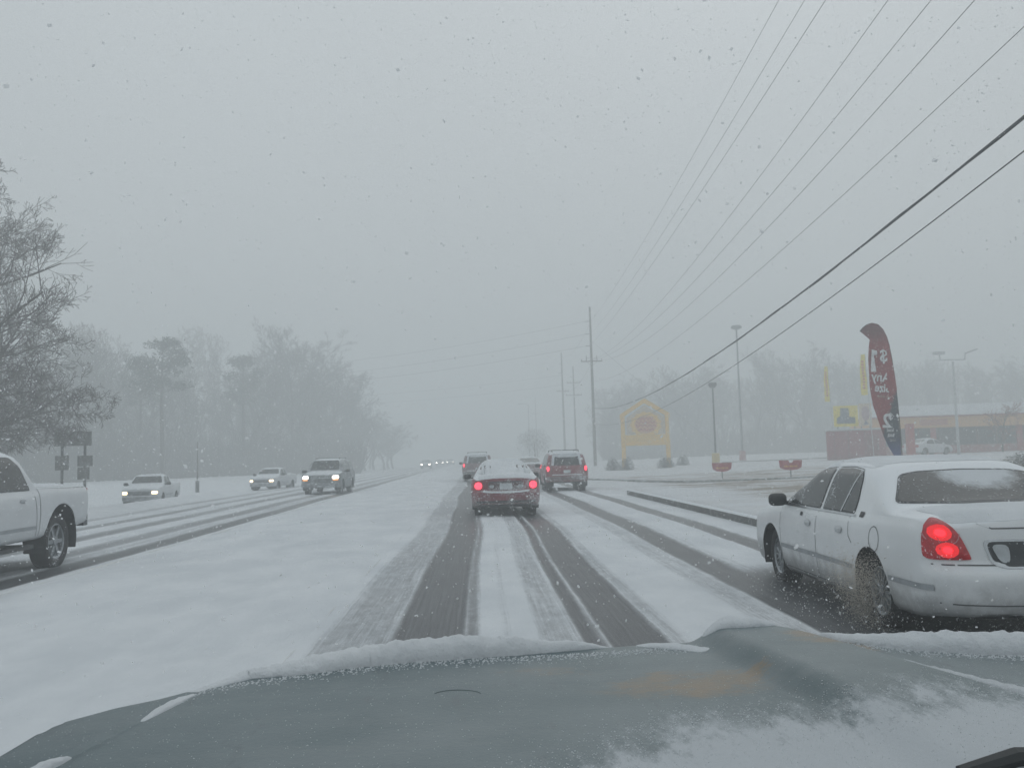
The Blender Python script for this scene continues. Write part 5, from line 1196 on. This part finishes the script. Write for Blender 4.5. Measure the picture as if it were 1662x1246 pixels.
# ------------------------------------------------------------------ trees
class TB:
    def __init__(s): s.v = []; s.f = []
    def tube(s, P, R, n=3):
        b = len(s.v)
        for i, p in enumerate(P):
            d = (P[min(i + 1, len(P) - 1)] - P[max(i - 1, 0)]).normalized()
            a = Vector((0, 0, 1)) if abs(d.z) < .85 else Vector((1, 0, 0)); u = d.cross(a).normalized(); q = d.cross(u)
            for k in range(n):
                t = 6.28318 * k / n; s.v.append(p + (u * math.cos(t) + q * math.sin(t)) * R[i])
        for i in range(len(P) - 1):
            for k in range(n): a0 = b + i * n + k; a1 = b + i * n + (k + 1) % n; s.f.append((a0, a1, a1 + n, a0 + n))
def rvec(r): return Vector((r.gauss(0, 1), r.gauss(0, 1), r.gauss(0, 1)))
def grow(tb, r, p, d, ln, rad, lv, prm, sink):
    """one branch, its children recursively; sink(level) picks the mesh"""
    nseg = 6 if lv < 2 else (4 if lv < 4 else 2); P, R = [p.copy()], [rad]; q = p.copy(); dd = d.copy()
    up = prm['up'][min(lv, len(prm['up']) - 1)]
    for i in range(nseg):
        dd = (dd + rvec(r) * prm['wob'] + Vector((0, 0, up)) * (.12)).normalized()
        q = q + dd * (ln / nseg); P.append(q.copy()); R.append(max(prm['rmin'], rad * (1 - .75 * (i + 1) / nseg)))
    sink(lv).tube(P, R, 7 if lv == 0 else (5 if lv == 1 else 3))
    if lv >= prm['max']: return
    nc = prm['nc'][lv]; nc = max(1, int(nc * r.uniform(.75, 1.25)))
    for c in range(nc):
        t = prm['t0'][lv] + (1 - prm['t0'][lv]) * (c + r.random()) / nc; k = min(nseg - 1, int(t * nseg)); u = t * nseg - k
        pp = P[k].lerp(P[k + 1], u); pd = (P[k + 1] - P[k]).normalized()
        side = rvec(r); side = (side - pd * side.dot(pd)).normalized(); ang = math.radians(r.uniform(*prm['ang'][lv]))
        cdv = pd * math.cos(ang) + side * math.sin(ang)
        grow(tb, r, pp, cdv, ln * r.uniform(*prm['len'][lv]) * (1 - .35 * t), R[k] * (1 - u) * .62 + R[k + 1] * u * .62, lv + 1, prm, sink)
def bark(name, a, b, snow=.35):
    m, Nn, Ll, bs = newmat(name)
    c = mixc(Nn, Ll, ramp(Nn, Ll, nz(Nn, Ll, 3, 5), .3, .7), a, b)
    g = Nn.new("ShaderNodeNewGeometry"); s_ = Nn.new("ShaderNodeSeparateXYZ"); Ll.new(g.outputs['Normal'], s_.inputs[0])
    f = ramp(Nn, Ll, mth(Nn, Ll, 'ADD', s_.outputs['Z'], mth(Nn, Ll, 'MULTIPLY', nz(Nn, Ll, 1.5, 4), .5)), .85, 1.2, 0, snow)
    Ll.new(mixc(Nn, Ll, f, c, SNOWC), bs.inputs['Base Color']); bs.inputs['Roughness'].default_value = .9; bs.inputs['Specular IOR Level'].default_value = .1; return m
BARK = bark("bark_grey_brown", (.045, .038, .036), (.085, .072, .066)); TWIG = bark("twigs_grey", (.075, .070, .070), (.125, .116, .114), .55)
TWIGB = bark("twigs_brown", (.070, .052, .044), (.12, .088, .072), .3); NEED = bark("pine_needles", (.020, .034, .026), (.045, .06, .045), .5)
def tb_mesh(tb, name, m):
    me = bpy.data.meshes.new(name); me.from_pydata([tuple(v) for v in tb.v], [], tb.f); me.update(); me.materials.append(m); return me
def bare_proto(seed, H, spread, prm, m=TWIG):
    r = random.Random(seed); A, B = TB(), TB(); sink = lambda lv: A if lv < 2 else B
    grow(None, r, Vector((0, 0, -.2)), Vector((0, 0, 1)), H * prm.get('tr', .8), H * .017, 0, prm, sink)
    # scale into the wanted outline
    zm = max(v.z for v in B.v); k = H / zm
    for t in (A, B):
        t.v = [Vector((v.x * k * spread, v.y * k * spread, v.z * k)) for v in t.v]
    return tb_mesh(A, "trunk", BARK), tb_mesh(B, "crown", m)
P_TALL = dict(up=[.3, .9, .7, .5, .3], wob=.10, rmin=.020, max=4, nc=[17, 9, 6, 5], t0=[.30, .25, .2, .15], ang=[(28, 60), (25, 55), (25, 55), (25, 55)], len=[(.34, .52), (.40, .6), (.40, .6), (.4, .7)], tr=.85)
P_WIDE = dict(up=[.2, .6, .4, .2, .1], wob=.13, rmin=.020, max=4, nc=[16, 9, 6, 5], t0=[.22, .25, .2, .15], ang=[(35, 78), (25, 60), (25, 60), (25, 60)], len=[(.45, .65), (.42, .6), (.42, .6), (.4, .7)], tr=.72)
protos = [bare_proto(11, 1 * 18.0, 1.0, P_TALL), bare_proto(12, 18.0, 1.15, P_WIDE), bare_proto(13, 18.0, .85, P_TALL, TWIGB), bare_proto(14, 18.0, 1.2, P_WIDE, TWIG)]
def pine_proto(seed, H):
    r = random.Random(seed); A, B = TB(), TB()
    A.tube([Vector((0, 0, -.2)), Vector((.1, 0, H * .5)), Vector((0, .1, H * .95))], [H * .014, H * .011, H * .004], 7)
    cl = []
    for i in range(30):
        z = H * r.uniform(.62, .98); rad = H * .17 * math.sin(math.pi * min(1, (z / H - .55) / .46)) ** .6; a = r.uniform(0, 6.28); rr = rad * r.uniform(.35, 1)
        c = Vector((rr * math.cos(a), rr * math.sin(a), z)); cl.append(c); A.tube([Vector((0, 0, z - H * .04)), c], [H * .004, H * .002], 3)
    for c in cl:
        for k in range(120):
            o = rvec(r) * (H * .030); o.z *= .6; p = c + o; s_ = r.uniform(.18, .42); u = rvec(r).normalized() * s_; v = rvec(r).normalized() * s_ * .5; b = len(B.v)
            B.v += [p - u, p + v, p + u]; B.f.append((b, b + 1, b + 2))
    return tb_mesh(A, "trunk", BARK), tb_mesh(B, "crown", NEED)
pines = [pine_proto(21, 18.0), pine_proto(22, 18.0)]
def tree(x, y, h, pr, label, group, sx=1.0, rz=None, z=None, cat="tree", name="bare_tree"):
    root = empty(name, (x, y, (G(x, y) - .1) if z is None else z), rnd.uniform(0, 6.28) if rz is None else rz, label, cat, group)
    k = h / 18.0; root.scale = (k * sx, k * sx, k)
    inst("trunk", pr[0], root); inst("crown", pr[1], root); return root
GL, GR = "bare woods along the left side", "hazy bare trees behind the lawn and restaurant"
def P_at(px, Y): return (px - 775) / 1490 * Y * 1.02
# left woods: nearer row, measured from the skyline
LF = [(132, 96, 15.0, 0), (168, 100, 17.5, 2), (200, 104, 18.5, 0), (228, 102, 16.0, 1), (262, 112, 15.5, 3), (300, 110, 14.2, 1), (330, 116, 14.0, 0), (352, 150, 24.6, 2), (378, 146, 22.5, 2), (405, 118, 14.5, 1), (430, 124, 17.5, 0),
      (455, 128, 19.5, 1), (482, 128, 21.0, 0), (505, 130, 20.4, 3), (528, 134, 18.6, 0), (552, 136, 17.5, 1), (574, 140, 15.4, 3), (70, 92, 16, 1), (20, 90, 17, 0), (-40, 92, 17, 2), (100, 90, 12, 3)]
LFL = ["bare tree just right of the dark road sign backs", "taller brownish bare tree second to the right of the road signs", "tall grey tree above the left half of the small snowbank pickup", "wide bare tree straight above the snowbank pickup's cab", "short wide bare tree at the left foot of the dark pine",
  "low wide bare tree directly right of the dark pine", "low bare tree above the slim young roadside tree", "tall brownish tree poking up right of the dark pine", "second tall brownish tree, right neighbour of the first one", "low wide tree left of the second small pickup",
  "grey tree rising above the second small pickup's hood", "wide tree starting the left slope of the big hump above the van", "highest tree of the big hump left of the van", "dense wide tree just left above the van", "grey tree straight above the van's windshield",
  "wide tree above the right edge of the van", "rightmost short tree of the dense left woods", "wide bare tree behind the crown of the big near tree", "bare tree behind the pickup's roof at the far left", "bare tree beyond the left edge of the photo", "short dense tree behind the road sign backs"]
for i, (px, Y, h, k) in enumerate(LF):
    x = P_at(px, Y * 1.1); Y *= 1.1; h *= 1.1
    tree(x, Y, h * rnd.uniform(.97, 1.03), protos[k], LFL[i], GL, rnd.uniform(.85, 1.05))
for i in range(34):
    px = -60 + i * 19.5 + rnd.uniform(-8, 8); Y = 118 + (px + 60) * .055 + rnd.uniform(0, 16); h = float(np.interp(px, [-60, 200, 290, 350, 480, 600], [17, 18.0, 12.5, 13, 19, 12.5])) * rnd.uniform(.85, 1.02)
    tree(P_at(px, Y), Y, h, protos[rnd.randrange(4)], "leafless tree deeper in the left woods, behind the front row", "trees deeper in the left woods", rnd.uniform(.8, 1.0))
tree(P_at(283, 97), 97, 14.8, pines[0], "dark rounded pine standing out in the left woods", None, 1.15, name="pine_tree")
tree(P_at(250, 112), 112, 14.8, pines[1], "second pine beside the dark rounded one in the left woods", None, .9, name="pine_tree")
tree(P_at(408, 124), 124, 16.0, pines[1], "faint pine against the tall bare trees left of the van", None, 1.0, name="pine_tree")
# lower clump farther along
for i, (px, Y, h) in enumerate(((598, 168, 10.5), (612, 176, 11.0), (628, 178, 10.4), (642, 184, 9.6), (605, 190, 10), (635, 190, 10))):
    tree(P_at(px, Y), Y, h, protos[(1, 3)[i % 2]], "low bare tree in the hazy clump at the right end of the left woods", "low hazy clump of trees", 1.15)
# right side
def _where(px):
    A_ = [(975, "the tallest utility pole"), (1045, "the golden sign"), (1110, "the small shrub"), (1158, "the short dark lamp post"), (1200, "the tallest lamp post"), (1283, "the notched lawn sign"), (1341, "the lone yellow banner"), (1378, "the yellow kiosk sign"), (1440, "the feather flag"), (1508, "the parked white car"), (1552, "the twin-headed lamp post"), (1620, "the reddish tree"), (1700, "the right edge of the photo")]
    k = min(range(len(A_)), key=lambda q: abs(A_[q][0] - px)); return k, A_[k][1], px < A_[k][0]
_pos = [985 + i * 24 for i in range(30)]; RLBL = []; _cnt = {}
for p_ in _pos:
    k_, nm_, lf_ = _where(p_); n_ = _cnt.get((k_, lf_), 0); _cnt[(k_, lf_)] = n_ + 1
    RLBL.append(("hazy bare tree %s behind and %s of %s" % (("closest", "next", "third", "fourth")[min(n_, 3)], "left" if lf_ else "right", nm_)))
for i in range(30):
    px = 985 + i * 24 + rnd.uniform(-8, 8); Y = 172 + rnd.uniform(-8, 12); h = 1.22 * float(np.interp(px, [980, 1040, 1100, 1180, 1260, 1330, 1420, 1500, 1560, 1662], [9, 13.5, 14.5, 13.5, 16.0, 16.5, 15.5, 15.0, 14.5, 13.5])) * rnd.uniform(.9, 1.04)
    tree(P_at(px, Y), Y, h, protos[rnd.randrange(4)], RLBL[i], GR, rnd.uniform(.85, 1.05))
for i in range(26):
    px = 990 + i * 28 + rnd.uniform(-8, 8); Y = 192 + rnd.uniform(0, 18); tree(P_at(px, Y), Y, rnd.uniform(15, 19), protos[rnd.randrange(4)], "leafless tree in the hazy woods behind the lawn and restaurant", GR, 1.0)

# ------------------------------------------------------------------ undergrowth
def brush(name, spots, label, m, hmin, hmax, seed):
    r = random.Random(seed); t = TB()
    for (x, y) in spots:
        h = (hmin + (hmax - hmin) * min(1, max(0, .5 + .9 * noise.noise(Vector((x * .11, y * .11, seed)))))) * r.uniform(.6, 1.1); p = Vector((x, y, G(x, y) - .1)); 
        for k in range(5):
            d = Vector((r.gauss(0, .30), r.gauss(0, .30), 1)).normalized(); e = p + d * h * r.uniform(.6, 1); e2 = p + d * h * .5 + rvec(r) * .2
            b = len(t.v); w_ = .06; q = Vector((w_, 0, 0)); t.v += [p - q, p + q, e2 + q * .7, e2 - q * .7, e]; t.f += [(b, b + 1, b + 2, b + 3), (b + 3, b + 2, b + 4)]
            for c in range(4):
                s0 = p.lerp(e, r.uniform(.3, .95)); s1 = s0 + rvec(r).normalized() * h * .16 + Vector((0, 0, h * .06)); b = len(t.v); t.v += [s0 - q * .5, s0 + q * .5, s1]; t.f.append((b, b + 1, b + 2))
    o = mk(name, t.v, t.f, m); tag(o, label, "undergrowth", kind="stuff")
r_ = random.Random(5)
sp = []
for i in range(3600):
    px = r_.uniform(-80, 590); Y = 92 + max(0, px - 100) * .075 + r_.uniform(0, 34); sp.append((P_at(px, Y), Y))
brush("undergrowth", sp, "tangled brush filling the foot of the left woods", TWIG, 1.5, 9.5, 6)
sp = []
for i in range(2600):
    px = r_.uniform(975, 1700); Y = 155 + r_.uniform(0, 44); sp.append((P_at(px, Y), Y))
brush("undergrowth", sp, "tangled brush at the foot of the right woods", TWIG, 1.5, 9.5, 7)
# ------------------------------------------------------------------ shrubs
def shrub_mesh(seed, n=1500):
    r = random.Random(seed); t = TB(); s2 = TB()
    for k in range(26):
        a = r.uniform(0, 6.28); e = r.uniform(.2, 1.45); d = Vector((math.cos(a) * math.cos(e), math.sin(a) * math.cos(e), math.sin(e))); s2.tube([Vector((0, 0, 0)), d * .45, d * .9], [.02, .014, .006], 3)
    for k in range(n):
        d = rvec(r).normalized(); d.z = abs(d.z); lump = 1 + .22 * noise.noise(d * 2.3 + Vector((seed, 0, 0))); p = Vector((d.x, d.y, d.z * 1.0)) * (r.random() ** .35) * lump; p.z = max(.02, p.z)
        u = rvec(r).normalized() * .055; v = rvec(r).normalized() * .05; b = len(t.v); t.v += [p - u, p + v, p + u]; t.f.append((b, b + 1, b + 2))
    return tb_mesh(s2, "stems", BARK), tb_mesh(t, "foliage", bark("shrub_leaves" + str(seed), (.030, .040, .040), (.06, .07, .066), .45))
def round_crown():
    r = random.Random(77); t = TB()
    for k in range(2600):
        d = rvec(r).normalized(); q = d * (r.random() ** .4); lump = 1 + .18 * noise.noise(d * 2); p = Vector((q.x * 2.5 * lump, q.y * 2.5 * lump, 2.3 + q.z * 2.2 * lump))
        u = rvec(r).normalized() * .22; b = len(t.v); w_ = rvec(r).normalized() * .035; t.v += [p - u, p + w_, p + u]; t.f.append((b, b + 1, b + 2))
    return t
shr = [shrub_mesh(1), shrub_mesh(2)]
for (x, y, rx, hz_, k, lb) in ((11.35, 77, .68, 1.18, 0, "dark round shrub left of the golden sign's foot, beside the utility pole"), (12.55, 77.2, .72, 1.12, 1, "dark round shrub at the golden sign's left post"), (16.25, 79, .84, 1.05, 0, "dark round shrub under the right side of the golden sign"), (19.1, 85, .66, .95, 1, "small dark shrub standing right of the golden sign")):
    s_o = empty("shrub", (x, y, G(x, y) - .05), rnd.uniform(0, 6), lb, "shrub", "dark shrubs around the golden sign"); s_o.scale = (rx, rx, hz_)
    inst("stems", shr[k][0], s_o); inst("foliage", shr[k][1], s_o)
for (x, y, rx, hz_, lb) in ((26.6, 43.5, 1.3, .75, "low purplish shrub at the right edge beyond the white sedan's roof"), (20.2, 45.2, .30, .32, "tiny dry tuft on the snowy lawn between the last lawn sign and sedan")):
    s_o = empty("shrub", (x, y, G(x, y) - .03), 1.0, lb, "shrub"); s_o.scale = (rx, rx, hz_)
    inst("stems", shr[0][0], s_o); inst("foliage", shr[0][1], s_o)
rt_ = empty("round_tree", (8.1, 130, G(8.1, 130)), 0, "small round bushy tree in the haze left of the utility poles", "tree")
MB().tube([(0, 0, 0), (.05, 0, 1.2), (0, 0, 3.2)], [.16, .13, .06], 7).o("trunk", BARK, rt_)
_c = inst("crown", tb_mesh(round_crown(), "crown", TWIG), rt_, (0, 0, 1.0))
# reddish bush in front of the restaurant
rb_ = bare_proto(31, 18.0, 1.35, dict(P_WIDE, max=3, rmin=.04, nc=[14, 7, 5]), bark("red_twigs", (.20, .075, .055), (.30, .12, .09), .3))
tree(46.6, 80.0, 4.6, rb_, "reddish leafless tree in front of the restaurant near the right edge", None, .75, name="ornamental_tree")
# ------------------------------------------------------------------ big near tree at the left edge
def near_tree(x, y):
    r = random.Random(44); A, B = TB(), TB()
    prm = dict(up=[.1, .75, .7, .6, .5, .4], wob=.10, rmin=.0075, max=5, nc=[24, 10, 7, 5, 4], t0=[.16, .22, .18, .15, .1], ang=[(30, 85), (25, 55), (25, 55), (25, 60), (25, 60)], len=[(.62, .85), (.42, .60), (.42, .60), (.42, .65), (.45, .75)])
    sink = lambda lv: A if lv < 2 else B
    grow(None, r, Vector((0, 0, -.2)), Vector((.05, 0, 1)), 9.6, .26, 0, prm, sink)
    zz_ = sorted(v.z for v in B.v); k = 15.3 / zz_[int(len(zz_) * .985)]
    rr = sorted(math.hypot(v.x, v.y) for v in B.v)[int(len(B.v) * .97)]; kx = 8.4 / rr
    skirt = dict(prm, up=[0, .15, .0, -.05, .0, .0], nc=[0, 11, 7, 5, 4])
    for i in range(15):
        a = i * 2.4; e = r.uniform(-.05, .45); z0 = r.uniform(2.4, 4.6) / k * 1.0
        grow(None or B, r, Vector((0, 0, z0)), Vector((math.cos(a) * math.cos(e), math.sin(a) * math.cos(e), math.sin(e))), r.uniform(4.5, 6.2), .06, 1, skirt, lambda lv: A if lv < 2 else B)
    for t in (A, B):
        ef = .84 if t is A else 1.0
        t.v = [Vector((v.x * kx, v.y * kx, v.z * k)) for v in t.v]
        def out(v):
            q = math.hypot(v.x, v.y)
            if q < 1.2: return False
            m_ = float(np.interp(v.z, [-1, 2, 5, 7.5, 11, 13.5, 16], [6, 6.6, 7.6, 7.3, 6.2, 5.0, 2.8])); n_ = noise.noise(v * .45)
            return q > ef * m_ * (1 + .22 * n_) or v.z < 3.15 + .5 * n_ - (.12 * max(0, 5 - q))
        bad = [out(v) for v in t.v]; t.f = [f for f in t.f if not all(bad[i] for i in f)]
        used = sorted({i for f in t.f for i in f}); mp_ = {j: i for i, j in enumerate(used)}
        t.v = [t.v[j] for j in used]; t.f = [tuple(mp_[i] for i in f) for f in t.f]
    root = empty("bare_tree", (x, y, G(x, y) - .1), 0.6, "large near bare tree with dense twigs at the left edge of the photo", "tree")
    ta, tb_ = tb_mesh(A, "trunk", BARK), tb_mesh(B, "crown", bark("near_twigs", (.060, .050, .052), (.105, .088, .088), .45))
    inst("trunk", ta, root); inst("crown", tb_, root)
    return root
near_tree(-21.5, 34.0)
# ------------------------------------------------------------------ falling snow
def flakes(name, P, R, m, seed=3, flat=.55):
    g = np.random.default_rng(seed); n = len(P)
    base = np.array([(1, .3, 0), (-.8, -.4, 0), (.1, 1, 0), (.2, -1, .1), (.9, 0, .8), (-.9, .1, -.9), (-.5, 0, 1), (.6, 0, -1)], float)
    fc = np.array([(0, 2, 1), (0, 1, 3), (4, 6, 5), (4, 5, 7)])
    q = g.normal(size=(n, 3, 3)); u = q[:, 0] / np.linalg.norm(q[:, 0], axis=1)[:, None]; v = q[:, 1] - (q[:, 1] * u).sum(1)[:, None] * u; v /= np.linalg.norm(v, axis=1)[:, None]; w_ = np.cross(u, v)
    sc = g.uniform(.6, 1.25, (n, 3)); sc[:, 2] *= flat
    V = P[:, None, :] + R[:, None, None] * (base[None, :, 0:1] * (u * sc[:, 0:1])[:, None, :] + base[None, :, 1:2] * (v * sc[:, 1:2])[:, None, :] + base[None, :, 2:3] * (w_ * sc[:, 2:3])[:, None, :])
    V = V.reshape(-1, 3).astype(np.float32); Fc = (fc[None] + (np.arange(n) * 8)[:, None, None]).reshape(-1, 3)
    me = bpy.data.meshes.new(name); me.vertices.add(len(V)); me.vertices.foreach_set("co", V.ravel()); me.loops.add(Fc.size); me.polygons.add(len(Fc))
    me.loops.foreach_set("vertex_index", Fc.ravel().astype(np.int32)); me.polygons.foreach_set("loop_start", np.arange(0, Fc.size, 3, dtype=np.int32)); me.update(calc_edges=True)
    me.materials.append(m); o = bpy.data.objects.new(name, me); COL.objects.link(o); return o
FLK, Nn, Ll, b_ = newmat("snowflake"); b_.inputs['Base Color'].default_value = (.9, .92, .93, 1); b_.inputs['Roughness'].default_value = .9
tr_ = Nn.new("ShaderNodeBsdfTranslucent"); tr_.inputs['Color'].default_value = (.95, .96, .97, 1); ms_ = Nn.new("ShaderNodeMixShader"); ms_.inputs[0].default_value = .6
Ll.new(b_.outputs[0], ms_.inputs[1]); Ll.new(tr_.outputs[0], ms_.inputs[2]); Ll.new(ms_.outputs[0], Nn["Material Output"].inputs['Surface'])
g = np.random.default_rng(9)
NF = 280000
d = 2.8 + (g.random(NF) ** (1 / 2.1)) * 42
P = np.stack([d * g.uniform(-.66, .66, NF), d, CH + d * g.uniform(-.36, .55, NF)], 1)
ok = P[:, 2] > .02
# none inside the bonnet or the cars
ok &= ~((P[:, 1] < 2.4) & (P[:, 2] < 1.2))
P = P[ok]; R = g.gamma(6.0, .0058 / 6, len(P)) * 1.15
o = flakes("falling_snow", P, R, FLK); tag(o, "white snowflakes falling through the air over the road", "falling snow", kind="stuff")
# slush thrown up by the white sedan's rear wheel
n = 22000
SLM = FLK.copy(); SLM.name = "slush_brownish"; SLM.node_tree.nodes["Principled BSDF"].inputs['Base Color'].default_value = (.60, .56, .51, 1)
for q_ in SLM.node_tree.nodes:
    if q_.bl_idname == "ShaderNodeBsdfTranslucent": q_.inputs['Color'].default_value = (.72, .68, .62, 1)
t = g.random(n) ** .8
P = np.stack([3.33 - .14 * t + g.normal(0, .06 + .06 * t, n), 7.95 - .15 * t + g.normal(0, .16, n), .04 + .52 * t + g.normal(0, .07, n)], 1); P[:, 2] = np.abs(P[:, 2])
o = flakes("slush_spray", P, g.gamma(2.5, .00085, n), SLM, 5); tag(o, "brownish white slush thrown up by the white sedan's rear wheel", "slush spray", kind="stuff")
n = 5000
P = np.stack([g.uniform(2.9, 5.6, n), g.uniform(6.2, 10.2, n), np.abs(g.normal(0, .16, n))], 1)
o = flakes("snow_spray", P, g.gamma(2.0, .0019, n), FLK, 6); tag(o, "loose snow flying low around and under the white sedan", "snow spray", kind="stuff")
